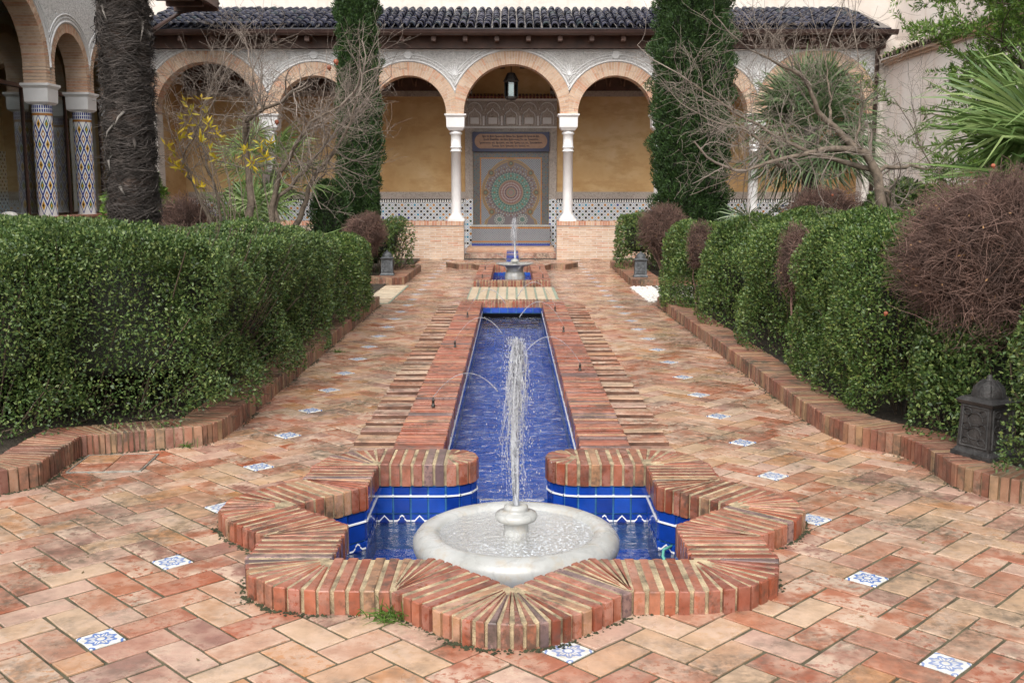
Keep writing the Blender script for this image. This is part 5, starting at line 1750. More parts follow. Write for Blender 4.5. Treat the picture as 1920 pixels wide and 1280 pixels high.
# ------------------------------------------------------------------ hedges and shrubs
def super_pts(n, half, pw, g):
    b = g.uniform(-1, 1, (n * 2, 3))
    area = np.array([half[1] * half[2], half[0] * half[2], half[0] * half[1]])
    face = g.choice(3, n * 2, p=area / area.sum())
    sgn = np.where(g.uniform(size=n * 2) < 0.5, -1, 1)
    sgn = np.where(face == 2, 1, sgn)
    b[np.arange(n * 2), face] = sgn
    bb = np.abs(b) ** pw
    nrm = (bb[:, 0] + bb[:, 1] + np.where(b[:, 2] > 0, bb[:, 2], 0)) ** (1 / pw)      # round shoulders, upright foot
    b[:, 2] = np.where(b[:, 2] > 0, b[:, 2], b[:, 2] * np.maximum(nrm, 1e-3))
    nrm = np.maximum(nrm, np.where(b[:, 2] > 0, 0, 1e-3))
    q = (b / nrm[:, None])[:n]
    N = np.sign(q) * np.abs(q) ** (pw - 1) / half
    return q * half, unit(N)

def hedge(name, label, box, n, leaf, seed, mat='hedge', group='clipped hedges', pw=5, lump=0.07, low=0.65, cat='hedge', stems=60, holes=0.06, core=True):
    x0, x1, y0, y1, z0, z1 = box
    g = np.random.default_rng(seed)
    c = np.array([(x0 + x1) / 2, (y0 + y1) / 2, (z0 + z1) / 2]); half = np.array([(x1 - x0) / 2, (y1 - y0) / 2, (z1 - z0) / 2])
    e = empty(name, (c[0], c[1], z0), 0, label, cat, group)
    q, N = super_pts(n, half, pw, g)
    zf = (q[:, 2] + half[2]) / (2 * half[2])
    keep = g.uniform(size=n) < (low + (1 - low) * np.clip(zf * 1.9 - 0.1, 0, 1))
    q, N, zf = q[keep], N[keep], zf[keep]
    W0 = q + c
    l1 = wob(W0, 2.4, seed + 1) * lump * 1.35 + wob(W0, 14.0, seed + 2, 2) * lump * 0.45
    hole = np.clip(wob(W0, 6.0, seed + 3, 2) - 0.02, 0, 1) * holes * 7 * np.clip(1.25 - zf, 0.15, 1)
    dep = g.exponential(0.028, len(q)) + np.minimum(hole, 0.17)
    deep = g.uniform(size=len(q)) < 0.30
    dep = np.where(deep, dep + g.uniform(0.04, 0.19, len(q)), dep)
    p = q + N * (l1 - np.minimum(dep, 0.30))[:, None]
    p[:, 2] = np.maximum(p[:, 2], -half[2] + 0.02)
    # sprays: leaves cluster on short shoots
    D = unit(N * 0.55 + g.normal(size=p.shape) * 0.75 + np.array([0, 0, 0.30]))
    S = unit(np.cross(D, g.normal(size=p.shape) + N * 0.3))
    L = leaf * g.uniform(0.65, 1.35, len(p)); Wd = L * g.uniform(0.42, 0.6, len(p))
    V, Q = leaves_np(p + np.array([0, 0, half[2]]), D, S, L, Wd)
    link('foliage', mesh_np('foliage', V, Q, M[mat]), e)
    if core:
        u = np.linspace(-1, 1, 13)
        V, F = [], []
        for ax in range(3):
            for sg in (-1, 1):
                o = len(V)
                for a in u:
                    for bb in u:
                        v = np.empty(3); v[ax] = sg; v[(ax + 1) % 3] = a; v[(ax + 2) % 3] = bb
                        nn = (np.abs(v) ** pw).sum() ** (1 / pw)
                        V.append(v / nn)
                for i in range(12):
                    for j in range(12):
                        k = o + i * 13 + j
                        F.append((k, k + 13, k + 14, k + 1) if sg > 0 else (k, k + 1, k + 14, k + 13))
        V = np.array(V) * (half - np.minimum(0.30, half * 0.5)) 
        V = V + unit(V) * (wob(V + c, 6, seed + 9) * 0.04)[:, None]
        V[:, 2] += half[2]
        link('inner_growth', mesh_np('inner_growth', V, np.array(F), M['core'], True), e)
    if stems:
        qs, Ns = super_pts(stems, half * 1.0, pw, g)
        P = np.empty((stems, 5, 3))
        root = qs * np.array([0.75, 0.75, 0]) + np.array([0, 0, -half[2]]) + np.array([0, 0, .02])
        for k in range(5):
            t = k / 4
            P[:, k] = root * (1 - t) + qs * t + g.normal(size=(stems, 3)) * 0.03 * (t * (1 - t) * 4)
        P[:, :, 2] += half[2]
        P = P - np.pad(Ns[:, None, :] * 0.02, ((0, 0), (0, 4), (0, 0)), mode='edge')[:, :5]
        rr = np.linspace(0.007, 0.0025, 5)[None, :] * g.uniform(.6, 1.3, (stems, 1))
        V, Q = tubes_np(P, rr, 4)
        link('stems', mesh_np('stems', V, Q, M['stem'], True), e)
    return e

def dead_shrub(name, label, c, rad, n, seed, length=0.28, r0=0.0035, group='bare brown shrubs', mat='dead', stems=26):
    g = np.random.default_rng(seed)
    rad = np.array(rad)
    e = empty(name, (c[0], c[1], 0.07), 0, label, 'shrub', group)
    d = unit(g.normal(size=(n, 3)) + np.array([0, 0, 0.15]))
    sh = 1 + 0.14 * wob(d * 2.0, 3.2, seed) + 0.10 * (g.uniform(size=n) < .04)
    tip = d * rad * sh[:, None] * (g.uniform(0.66, 1.04, (n, 1)))
    tang = unit(np.cross(d, g.normal(size=(n, 3))))
    st = tip - d * (length * g.uniform(.5, 1.1, (n, 1))) + tang * (length * g.uniform(-.9, .9, (n, 1)))
    P = np.empty((n, 5, 3))
    bend = unit(g.normal(size=(n, 3))) * length * 0.16
    for k in range(5):
        t = k / 4
        P[:, k] = st * (1 - t) + tip * t + bend * (t * (1 - t) * 4) + g.normal(size=(n, 3)) * length * 0.02
    P[:, :, 2] += c[2] - 0.07
    rr = np.linspace(1, 0.35, 5)[None, :] * r0 * g.uniform(.5, 1.3, (n, 1))
    V, Q = tubes_np(P, rr, 3)
    link('twigs', mesh_np('twigs', V, Q, M[mat], True), e)
    # main branches from the foot into the ball
    m = stems
    dd = unit(g.normal(size=(m, 3)) + np.array([0, 0, .4])) * rad * 0.8
    P = np.empty((m, 6, 3))
    for k in range(6):
        t = k / 5
        P[:, k] = np.array([0, 0, 0]) * (1 - t) + (dd + np.array([0, 0, c[2] - .07])) * t + np.array([0, 0, 1]) * 0.06 * math.sin(t * PI) + g.normal(size=(m, 3)) * .02 * (0 < k)
    V, Q = tubes_np(P, np.linspace(.012, .005, 6)[None, :] * g.uniform(.7, 1.2, (m, 1)), 5)
    link('branches', mesh_np('branches', V, Q, M['dead'], True), e)
    nl_ = max(30, n // 40)
    dl = unit(g.normal(size=(nl_, 3))); pl_ = dl * rad * g.uniform(.75, 1.0, (nl_, 1)); pl_[:, 2] += c[2] - .07
    Dl = unit(g.normal(size=(nl_, 3)))
    V, Q = leaves_np(pl_, Dl, unit(np.cross(Dl, g.normal(size=(nl_, 3)))), g.uniform(.012, .030, nl_), .011)
    link('dry_leaves', mesh_np('dry_leaves', V, Q, M['dryleaf']), e)
    # inner mass of old twigs
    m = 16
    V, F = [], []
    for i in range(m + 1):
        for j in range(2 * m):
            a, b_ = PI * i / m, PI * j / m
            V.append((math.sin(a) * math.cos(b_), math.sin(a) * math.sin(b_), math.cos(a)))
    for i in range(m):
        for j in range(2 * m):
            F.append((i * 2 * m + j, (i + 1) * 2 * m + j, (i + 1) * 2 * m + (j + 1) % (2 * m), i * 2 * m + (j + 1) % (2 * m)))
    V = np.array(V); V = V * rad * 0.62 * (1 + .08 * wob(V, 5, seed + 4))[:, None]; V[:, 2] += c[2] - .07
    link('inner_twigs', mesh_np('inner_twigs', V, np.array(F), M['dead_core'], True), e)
    return e

HG = 'clipped green hedges along the path'
hedge('hedge', 'large dense dark green hedge filling the left foreground', (-6.2, -1.80, 6.34, 9.6, 0.06, 1.36), 330000, 0.024, 11, 'hedge', HG, lump=0.08, stems=520, pw=8, low=0.5, holes=0.08)
hedge('hedge', 'clipped green hedge on the left, second along the path behind the large one', (-3.6, -1.82, 9.2, 11.9, 0.10, 1.25), 95000, 0.027, 12, 'hedge', HG, stems=70)
hedge('hedge', 'lighter green hedge on the left, third along the path next to the far left lantern', (-3.4, -1.84, 11.6, 14.5, 0.10, 1.08), 60000, 0.033, 13, 'hedge2', HG, stems=60)
hedge('hedge', 'tall rounded bright green hedge on the right beside the big dead shrub', (2.24, 4.0, 6.50, 9.0, 0.06, 1.44), 150000, 0.0245, 14, 'hedge2', HG, lump=0.10, low=0.7, stems=120, pw=3)
hedge('hedge', 'rounded green hedge on the right, second along the path', (2.22, 4.2, 9.05, 11.0, 0.06, 1.36), 80000, 0.027, 15, 'hedge2', HG, stems=60, pw=3)
hedge('hedge', 'rounded green hedge on the right, third along the path', (2.13, 4.3, 11.05, 12.85, 0.06, 1.32), 50000, 0.032, 16, 'hedge2', HG, stems=50, pw=3)
hedge('hedge', 'small green hedge on the right next to the white gravel', (2.02, 4.2, 13.0, 14.75, 0.06, 1.22), 56000, 0.034, 17, 'hedge2', HG, low=0.95, stems=40, pw=3)
hedge('leafy_shrub', 'loose green shrub at the right edge beside the near lantern', (2.49, 4.2, 4.62, 5.46, 0.16, 1.32), 50000, 0.024, 18, 'hedge', 'leafy shrubs in the beds', lump=0.10, cat='shrub', stems=40, pw=3)
hedge('leafy_shrub', 'loose lower growth in front of the large hedge at the left edge', (-5.6, -2.72, 5.98, 7.4, 0.06, 1.27), 90000, 0.024, 26, 'hedge', 'leafy shrubs in the beds', lump=0.10, cat='shrub', stems=120, pw=5, holes=.09)
hedge('leafy_shrub', 'dark low foliage in the shade under the huge dead shrub', (2.48, 3.9, 5.95, 6.75, 0.08, 0.95), 36000, 0.027, 25, 'hedge', 'leafy shrubs in the beds', lump=0.09, cat='shrub', stems=60, pw=3)
hedge('leafy_shrub', 'dark green shrub behind the far right lantern', (2.05, 2.9, 19.6, 21.8, 0.12, 1.22), 9000, 0.05, 19, 'hedge', 'leafy shrubs in the beds', cat='shrub', stems=20, pw=3)
hedge('leafy_shrub', 'thin green shrub behind the far left lantern', (-3.0, -1.92, 18.9, 20.8, 0.12, 1.10), 9000, 0.045, 20, 'hedge', 'leafy shrubs in the beds', cat='shrub', stems=60, pw=3, lump=.12, holes=.12)
hedge('leafy_shrub', 'bright green leafy shrub at the foot of the palm trunk', (-5.3, -4.55, 13.4, 14.2, 0.1, 2.02), 7000, 0.07, 21, 'yew', 'leafy shrubs in the beds', cat='shrub', stems=16, pw=2.5, lump=.15)
hedge('leafy_shrub', 'dark leafy shrub behind the right bare tree trunk', (4.3, 6.2, 12.8, 14.0, 0.1, 1.75), 12000, 0.06, 22, 'hedge', 'leafy shrubs in the beds', cat='shrub', stems=16, pw=2.5, lump=.15)
hedge('hedge', 'long low hedge top at the back of the right bed', (3.2, 7.5, 14.9, 15.9, 0.1, 1.18), 26000, 0.05, 23, 'hedge2', 'hedges at the back of the beds', stems=20)
hedge('hedge', 'long low hedge top at the back of the left bed', (-8.0, -3.4, 15.5, 16.4, 0.1, 1.05), 22000, 0.05, 24, 'hedge2', 'hedges at the back of the beds', stems=20)

dead_shrub('dead_shrub', 'huge dead brown shrub overhanging the near right lantern', (3.06, 6.35, 1.18), (0.74, 0.62, 0.60), 13000, 31, 0.32, 0.0032)
dead_shrub('dead_shrub', 'brown bare ball shrub above the far right lantern', (2.72, 18.7, 0.92), (0.50, 0.55, 0.50), 3600, 32, 0.22, 0.005)
dead_shrub('dead_shrub', 'brown bare ball shrub below the left cypress', (-2.58, 18.3, 0.86), (0.42, 0.42, 0.40), 3000, 33, 0.2, 0.005)
dead_shrub('dead_shrub', 'wide grey brown bare shrub under the right bare tree', (4.05, 13.6, 1.22), (0.62, 0.55, 0.50), 4200, 34, 0.24, 0.0042)
dead_shrub('dead_shrub', 'brown bare shrub beside the palm trunk behind the left hedge', (-4.05, 13.0, 1.08), (0.46, 0.5, 0.50), 3600, 35, 0.24, 0.0042)
dead_shrub('dead_shrub', 'narrow dead patch between the right hedges, near the far end', (2.34, 12.95, 0.92), (0.20, 0.16, 0.34), 1200, 36, 0.16, 0.004, stems=3)
dead_shrub('dead_shrub', 'narrow dead patch between the two nearest right hedges', (2.47, 9.03, 1.0), (0.20, 0.15, 0.36), 1300, 37, 0.17, 0.0034, stems=3)

# ------------------------------------------------------------------ cypresses
def cypress(label, x, y, h, w, seed, n):
    g = np.random.default_rng(seed)
    e = empty('cypress_tree', (x, y, 0.05), 0, label, 'tree', 'cypress trees in front of the arcade')
    def radius(t, a):
        base_ = np.minimum(1, (t * 6 + 0.62)) * (1 - np.clip(t - 0.62, 0, 1) ** 1.3 * 1.6)
        return w * np.clip(base_, 0.05, 1)
    t = g.uniform(0.02, 1, n) ; a = g.uniform(0, 2 * PI, n)
    # clumps: leaves pulled to the outside of upright plumes
    P0 = np.stack([np.cos(a) * 1.3, np.sin(a) * 1.3, t * h * 0.9], 1)
    l = wob(P0, 3.2, seed, 3) * 0.16 + np.abs(wob(P0, 11.0, seed + 1, 2)) * 0.34 - .10
    r = radius(t, a) * (1 + l) - g.exponential(0.035, n)
    p = np.stack([r * np.cos(a), r * np.sin(a), t * h], 1)
    N = np.stack([np.cos(a), np.sin(a), np.zeros(n)], 1)
    D = unit(N * 0.55 + np.array([0, 0, 0.75]) + g.normal(size=(n, 3)) * 0.45)
    S = unit(np.cross(D, g.normal(size=(n, 3))))
    L = 0.060 * g.uniform(.5, 1.3, n)
    V, Q = leaves_np(p, D, S, L, L * 0.27)
    link('crown', mesh_np('crown', V, Q, M['cypress']), e)
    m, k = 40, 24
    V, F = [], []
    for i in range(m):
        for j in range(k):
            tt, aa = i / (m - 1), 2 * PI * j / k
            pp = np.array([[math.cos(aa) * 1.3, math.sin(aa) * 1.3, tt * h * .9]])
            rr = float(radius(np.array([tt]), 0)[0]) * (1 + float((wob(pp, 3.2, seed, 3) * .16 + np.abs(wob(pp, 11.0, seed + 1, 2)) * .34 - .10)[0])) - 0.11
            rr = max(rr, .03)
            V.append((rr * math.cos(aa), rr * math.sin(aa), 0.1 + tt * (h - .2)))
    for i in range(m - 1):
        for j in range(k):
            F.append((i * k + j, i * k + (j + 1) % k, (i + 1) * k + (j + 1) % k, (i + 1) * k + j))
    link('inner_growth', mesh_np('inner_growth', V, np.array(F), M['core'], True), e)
    b = B(); b.tube([(0, 0, 0), (0.02, 0, .8), (0, 0.02, h * .7)], [.11, .09, .03], 8); b.build('trunk', M['bark'], e)
cypress('narrow dark green cypress on the left in front of the arcade', -2.90, 20.0, 8.2, 0.345, 41, 150000)
cypress('broad dark green cypress on the right in front of the arcade', 3.38, 20.0, 8.6, 0.60, 43, 250000)
cypress('small dark cypress bush at the foot of the left cypress', -3.35, 19.2, 1.75, 0.34, 45, 14000)

# ------------------------------------------------------------------ palm trunk wrapped in fibre
pt = empty('palm_trunk', (-3.97, 11.0, 0.05), 0, 'thick shaggy dark palm trunk rising behind the left hedge', 'tree')
def palm_trunk():
    g = np.random.default_rng(5)
    h = 5.6
    b = B()
    b.lathe([(0.212 + 0.02 * math.sin(z * 9), z) for z in np.linspace(0, h, 60)], (0, 0), 24)
    b.build('trunk', M['dead_core'], pt)
    n = 20000
    a = g.uniform(0, 2 * PI, n); z = g.uniform(0.3, h, n)
    ringp = np.sin(z * 2 * PI / 0.21 + a) * 0.5 + .5
    lum = wob(np.stack([np.cos(a), np.sin(a), z], 1), 5.0, 3)
    r = 0.208 + 0.04 * ringp + 0.02 * lum + g.uniform(-.01, .02, n)
    ln = g.uniform(0.08, 0.30, n)
    dirn = g.choice([-1, 1], n)
    sl = g.normal(-0.10, 0.30, n) + 0.5 * wob(np.stack([np.cos(a), np.sin(a), z], 1), 7.0, 8)
    P = np.empty((n, 4, 3))
    for k in range(4):
        t = k / 3
        aa = a + dirn * ln / 0.25 * t * np.cos(sl)
        rr = r + 0.06 * t * t * g.uniform(-.2, 1.1, n) * (1 + 1.5 * (g.uniform(size=n) < .06))
        P[:, k] = np.stack([rr * np.cos(aa), rr * np.sin(aa), z + ln * np.sin(sl) * t - .02 * t * t], 1)
    V, Q = tubes_np(P, np.linspace(1, .3, 4)[None] * 0.0042 * g.uniform(.4, 1.7, (n, 1)), 3)
    o = link('fibre_wrap', mesh_np('fibre_wrap', V, Q, M['fibre'], True), pt)
    tag(o, kind='stuff')
    # pale frayed stubs of old leaf bases
    for i in range(24):
        aa = g.uniform(-PI, 0.2); zz = g.uniform(.9, 4.9)
        b = B()
        r = .24
        c, s = math.cos(aa), math.sin(aa)
        tx, ty = -s, c
        l = g.uniform(.08, .24); w_ = g.uniform(.012, .028); k = g.uniform(-.7, .7); o_ = g.uniform(.03, .09)
        pts = [(r * c, r * s, zz), (r * c + c * o_ * .6 + tx * k * l * .5, r * s + s * o_ * .6 + ty * k * l * .5, zz - l * .4), (r * c + c * o_ * .4 + tx * k * l, r * s + s * o_ * .4 + ty * k * l, zz - l)]
        b.tube(pts, [w_, w_ * .7, w_ * .15], 4)
        b.build('leaf_stub', M['fibre_pale' if g.uniform() < .3 else 'fibre'], pt)
palm_trunk()

# ------------------------------------------------------------------ bare trees
def grow(out, start, d, ln, rad, depth, g, up=0.15, kids=(4, 7), spread=0.8, K=7, droop=0.0):
    p = np.array(start, float); d = unit(np.array(d, float))
    pts = [p.copy()]
    cur = g.normal(size=3) * 0.10
    for k in range(K - 1):
        d = unit(d + cur + g.normal(size=3) * 0.13 + np.array([0, 0, up * 0.25 - droop * k * .06]))
        p = p + d * ln / (K - 1)
        pts.append(p.copy())
    pts = np.array(pts)
    rs = np.linspace(rad, rad * (0.45 if depth > 0 else 0.3), K)
    out.append((pts, rs, depth))
    if depth > 0:
        for _ in range(g.integers(kids[0], kids[1] + 1)):
            i = g.integers(1, K)
            dd = unit(pts[min(i, K - 1)] - pts[i - 1])
            nd_ = unit(dd + g.normal(size=3) * spread)
            grow(out, pts[i], nd_, ln * g.uniform(.40, .72), max(rs[i] * g.uniform(.45, .65), 0.0016), depth - 1, g, up, kids, spread, K, droop)

def bare_tree(label, base_, limbs, seed, kids=(4, 7), fruits=(), group='leafless pomegranate trees', droop=0.0, depth=3):
    """limbs: list of (points, r0, r1); twigs grow from each limb"""
    g = np.random.default_rng(seed)
    e = empty('bare_tree', base_, 0, label, 'tree', group)
    o = np.array(base_)
    thick, out = [], []
    for pts, r0, r1 in limbs:
        P = np.array(pts, float)
        # resample smoothly to 14 points
        t = np.linspace(0, 1, len(P)); tt = np.linspace(0, 1, 14)
        S = np.stack([np.interp(tt, t, P[:, i]) for i in range(3)], 1)
        S[1:-1] = 0.25 * S[:-2] + 0.5 * S[1:-1] + 0.25 * S[2:]
        S += g.normal(size=S.shape) * 0.012
        rs = np.linspace(r0, r1 * .75, 14) * .88
        thick.append((S, rs))
        for _ in range(int(8 * np.linalg.norm(P[-1] - P[0]) / 0.8) + 3):
            i = g.integers(5, 14)
            dd = unit(S[min(i, 13)] - S[i - 1])
            grow(out, S[i], unit(dd * .7 + g.normal(size=3) * .8), g.uniform(.35, .85), max(min(rs[i] * .4, .0085), .0035), depth - 1, g, .15, kids, .75, 7, droop)
        grow(out, S[-1], unit(S[-1] - S[-2]), .7, r1, depth - 1, g, .2, kids, .6, 7, droop)
    V, Q = tubes_np(np.array([s for s, _ in thick]) - o, np.array([r for _, r in thick]), 8)
    link('limbs', mesh_np('limbs', V, Q, M['bark'], True), e)
    V, Q = tubes_np(np.array([p for p, _, _ in out]) - o, np.maximum(np.array([r for _, r, _ in out]), 0.0015), 4)
    tag(link('twigs', mesh_np('twigs', V, Q, M['twig'], True), e), kind='stuff')
    return e

def at(px, py, y):
    """point seen at a photo position, at real distance y"""
    u, v = (px - 960) / 1950, (py - 640) / 1950
    d = (u, _c - v * _s, -_s - v * _c); t = y / d[1]
    return (d[0] * t, y, 1.6 + d[2] * t)
Yt = 12.5
bare_tree('leafless pomegranate tree with several trunks behind the left hedge', at(490, 470, Yt), [
    ([at(455, 470, Yt), at(468, 400, Yt), at(465, 340, Yt), at(463, 280, Yt + .2), at(462, 222, Yt), at(490, 208, Yt - .3), at(530, 190, Yt - .6)], .062, .022),
    ([at(463, 250, Yt), at(455, 225, Yt - .1), at(490, 195, Yt), at(480, 160, Yt + .2), at(470, 120, Yt + .5)], .03, .012),
    ([at(505, 440, Yt), at(512, 370, Yt), at(530, 320, Yt - .1), at(560, 260, Yt - .2), at(585, 225, Yt - .2), at(640, 195, Yt - .4)], .045, .018),
    ([at(525, 435, Yt), at(510, 375, Yt), at(545, 350, Yt), at(585, 300, Yt), at(620, 260, Yt + .3), at(660, 215, Yt + .5)], .036, .014),
    ([at(556, 425, Yt + .3), at(572, 370, Yt + .3), at(605, 310, Yt + .2), at(650, 250, Yt), at(672, 180, Yt)], .042, .014),
    ([at(400, 430, Yt - .3), at(365, 350, Yt - .3), at(340, 300, Yt - .4), at(380, 220, Yt - .5)], .026, .010),
    ([at(415, 430, Yt), at(410, 370, Yt), at(385, 300, Yt), at(370, 230, Yt + .2), at(400, 150, Yt + .3)], .024, .009),
], 61, kids=(3, 6), depth=3)
Yr = 11.5
bare_tree('leafless gnarled pomegranate tree leaning left behind the right hedges', at(1670, 470, Yr), [
    ([at(1660, 470, Yr), at(1655, 400, Yr), at(1645, 330, Yr), at(1630, 295, Yr), at(1590, 275, Yr - .1), at(1540, 280, Yr - .3), at(1470, 300, Yr - .6), at(1400, 320, Yr - .8)], .078, .022),
    ([at(1600, 280, Yr), at(1570, 245, Yr), at(1530, 205, Yr - .1), at(1520, 160, Yr - .2), at(1480, 125, Yr - .3), at(1420, 105, Yr - .5)], .045, .012),
    ([at(1640, 320, Yr), at(1580, 300, Yr + .2), at(1500, 285, Yr + .3), at(1430, 240, Yr + .4), at(1360, 200, Yr + .3), at(1290, 150, Yr + .2)], .036, .010),
    ([at(1470, 315, Yr - .5), at(1440, 280, Yr - .6), at(1400, 240, Yr - .6), at(1330, 225, Yr - .5)], .026, .008),
    ([at(1560, 250, Yr), at(1555, 180, Yr + .1), at(1545, 90, Yr + .2)], .020, .007),
    ([at(1600, 275, Yr), at(1620, 200, Yr), at(1610, 110, Yr)], .018, .006),
    ([at(1690, 470, Yr + .2), at(1675, 390, Yr + .2), at(1655, 350, Yr + .1)], .05, .03),
    ([at(1650, 320, Yr), at(1700, 310, Yr + .2), at(1750, 320, Yr + .4), at(1720, 260, Yr + .4)], .030, .008),
], 62, kids=(3, 5), depth=3, droop=.1)
# upright water shoots over the right tree
g_ = np.random.default_rng(9)
def fruit(p, label, s=0.042):
    b = B()
    v = [(s * math.sin(PI * i / 10), -s * math.cos(PI * i / 10)) for i in range(9)]
    b.lathe([(r * 1.0, z) for r, z in v] + [(s * .28, s * .98), (s * .30, s * 1.15), (s * .42, s * 1.38), (s * .2, s * 1.1), (0, s * 1.02)], (0, 0), 16)
    o = b.build('pomegranate', M['fruit'], None, loc=p, rot=(PI + R.uniform(-.5, .5), R.uniform(-.4, .4), 0))
    tag(o, label, 'fruit', 'dried pomegranates left on the trees')
fruit(at(630, 116, 12.2), 'dried orange pomegranate hanging in front of the left cypress, upper of the pair', .030)
fruit(at(617, 127, 12.2), 'dried split pomegranate hanging in front of the left cypress, lower of the pair', .027)
fruit(at(519, 229, 12.2), 'dried pomegranate hanging at the left of the second arch', .027)
fruit(at(1661, 587, 5.95), 'shrivelled orange fruit caught in the side of the huge dead shrub', .012)
fruit(at(1862, 311, 6.2), 'small red fruit on top of the huge dead shrub', .013)
fruit(at(1561, 366, 13.0), 'red fruit on the wide grey brown shrub', .016)

# yellow-leaved young shrub in front of the left tree
ys_ = empty('yellow_shrub', at(400, 460, 11.8), 0, 'thin shrub with bright yellow leaf tufts beside the palm trunk', 'shrub')
def yellow_shrub():
    g = np.random.default_rng(77)
    o = np.array(at(400, 460, 11.8))
    tips = [(345, 180), (375, 185), (335, 215), (355, 215), (340, 235), (380, 220), (330, 245), (405, 245), (375, 255), (310, 275), (320, 300), (330, 310), (465, 275), (490, 270), (470, 300), (505, 265), (500, 290), (395, 280), (360, 345)]
    Ps, LV, LQ = [], [], 0
    C, D = [], []
    for px, py in tips:
        y = 11.8 + g.uniform(-.3, .3)
        p = np.array(at(px, py, y)) - o
        root = np.array([g.uniform(-.2, .5) + (0.25 if px > 430 else -.1), g.uniform(-.2, .2), .1])
        P = np.array([root * (1 - t) + p * t + np.array([0.10 * math.sin(t * PI) * (1 if px < 430 else -.4), 0, 0.1 * math.sin(t * PI)]) + g.normal(size=3) * .012 for t in np.linspace(0, 1, 8)])
        Ps.append(P)
        for _ in range(11):
            C.append(P[-1] - (P[-1] - P[-2]) * g.uniform(0, 1.0)); D.append(unit(g.normal(size=3) * .8 + np.array([0, -.1, .45])))
    V, Q = tubes_np(np.array(Ps), np.linspace(.0055, .003, 8)[None].repeat(len(Ps), 0), 5)
    link('stems', mesh_np('stems', V, Q, M['bark'], True), ys_)
    C, D = np.array(C), np.array(D)
    S = unit(np.cross(D, g.normal(size=D.shape)))
    V, Q = leaves_np(C, D, S, g.uniform(.07, .13, len(C)), .028)
    link('leaves', mesh_np('leaves', V, Q, M['yellow']), ys_)
yellow_shrub()

# ------------------------------------------------------------------ fan palms
def fan_palm(label, base_, nf, seed, blade=0.55, petiole=0.6, mat='palm', trunk=0.3, elev=(-0.2, 1.3), az=(0, 2 * PI), nl=34, group='fan palms', fibre=True):
    g = np.random.default_rng(seed)
    e = empty('fan_palm', base_, 0, label, 'palm', group)
    PT, V_, Q_ = [], [], []
    nv = 0
    for i in range(nf):
        a = g.uniform(*az); el = g.uniform(*elev)
        d = np.array([math.cos(a) * math.cos(el), math.sin(a) * math.cos(el), math.sin(el)])
        side = unit(np.cross(d, [0, 0, 1.0])); up = np.cross(side, d)
        pl = petiole * g.uniform(.7, 1.2)
        hub = np.array([0, 0, trunk]) + d * pl + np.array([0, 0, -0.10 * pl * (1.3 - el)])
        PT.append(np.array([np.array([0, 0, trunk * .8]) * (1 - t) + hub * t + np.array([0, 0, .06 * math.sin(t * PI)]) for t in np.linspace(0, 1, 5)]))
        tilt = g.uniform(-.5, .3); roll = g.uniform(-.5, .5)
        side2 = unit(side * math.cos(roll) + up * math.sin(roll)); up2 = np.cross(side2, d)
        fd = unit(d + up2 * tilt)
        th = np.linspace(-2.0, 2.0, nl) + g.normal(size=nl) * .03
        for k in range(nl):
            ld = fd * math.cos(th[k]) + side2 * math.sin(th[k]) + up2 * (0.10 * math.cos(th[k] * 2))
            L = blade * (0.80 + 0.25 * math.cos(th[k])) * g.uniform(.88, 1.08)
            wv = unit(np.cross(ld, up2)) 
            w0 = blade * (0.46 / nl)
            pts = []
            for q, (t, wd) in enumerate(((0.04, .35), (.35, 1.0), (.72, .8), (1.0, .05))):
                c = hub + ld * L * t + np.array([0, 0, -0.32 * L * t ** 2.2 * g.uniform(.4, 1.2)])
                fold = up2 * (w0 * wd * .55 * (1 if k % 2 else -1))
                pts.append(c - wv * w0 * wd + fold); pts.append(c + wv * w0 * wd - fold)
            V_.extend(pts)
            for q in range(3):
                Q_.append((nv + 2 * q, nv + 2 * q + 1, nv + 2 * q + 3, nv + 2 * q + 2))
            nv += 8
    link('fronds', mesh_np('fronds', np.array(V_), np.array(Q_), M[mat]), e)
    V, Q = tubes_np(np.array(PT), np.linspace(.013, .007, 5)[None].repeat(nf, 0), 5)
    link('petioles', mesh_np('petioles', V, Q, M[mat], True), e)
    if trunk > .15:
        b = B(); b.tube([(0, 0, 0), (0, 0, trunk * .5), (0, 0, trunk)], [.16, .14, .12], 10); b.build('trunk', M['fibre'], e)
    return e
fan_palm('big round dark fan palm behind the right bare tree', (4.98, 17.6, 0.05), 76, 81, 0.80, 0.62, 'palm_dark', 2.60, (-0.85, 1.5), nl=30)
fan_palm('large bright green fan palm reaching in from the right edge', (4.95, 8.8, 0.05), 34, 82, 1.12, 0.62, 'palm', 1.75, (-0.35, 1.15), az=(PI * .55, PI * 1.75), nl=40)
fan_palm('small fan palm with few stems in front of the right dado', (3.95, 17.2, 0.05), 9, 83, 0.50, 0.85, 'palm_dark', 0.55, (0.1, 1.2), nl=24)
fan_palm('low fan palm spreading behind the left bare tree', (-3.9, 16.2, 0.05), 22, 84, 0.62, 0.7, 'palm', 0.7, (0.0, 1.3), nl=26)
fan_palm('tall pale fan palm behind the left bare tree near the cypress', (-4.2, 18.2, 0.05), 26, 85, 0.55, 0.6, 'palm', 1.9, (-0.6, 1.2), nl=24)

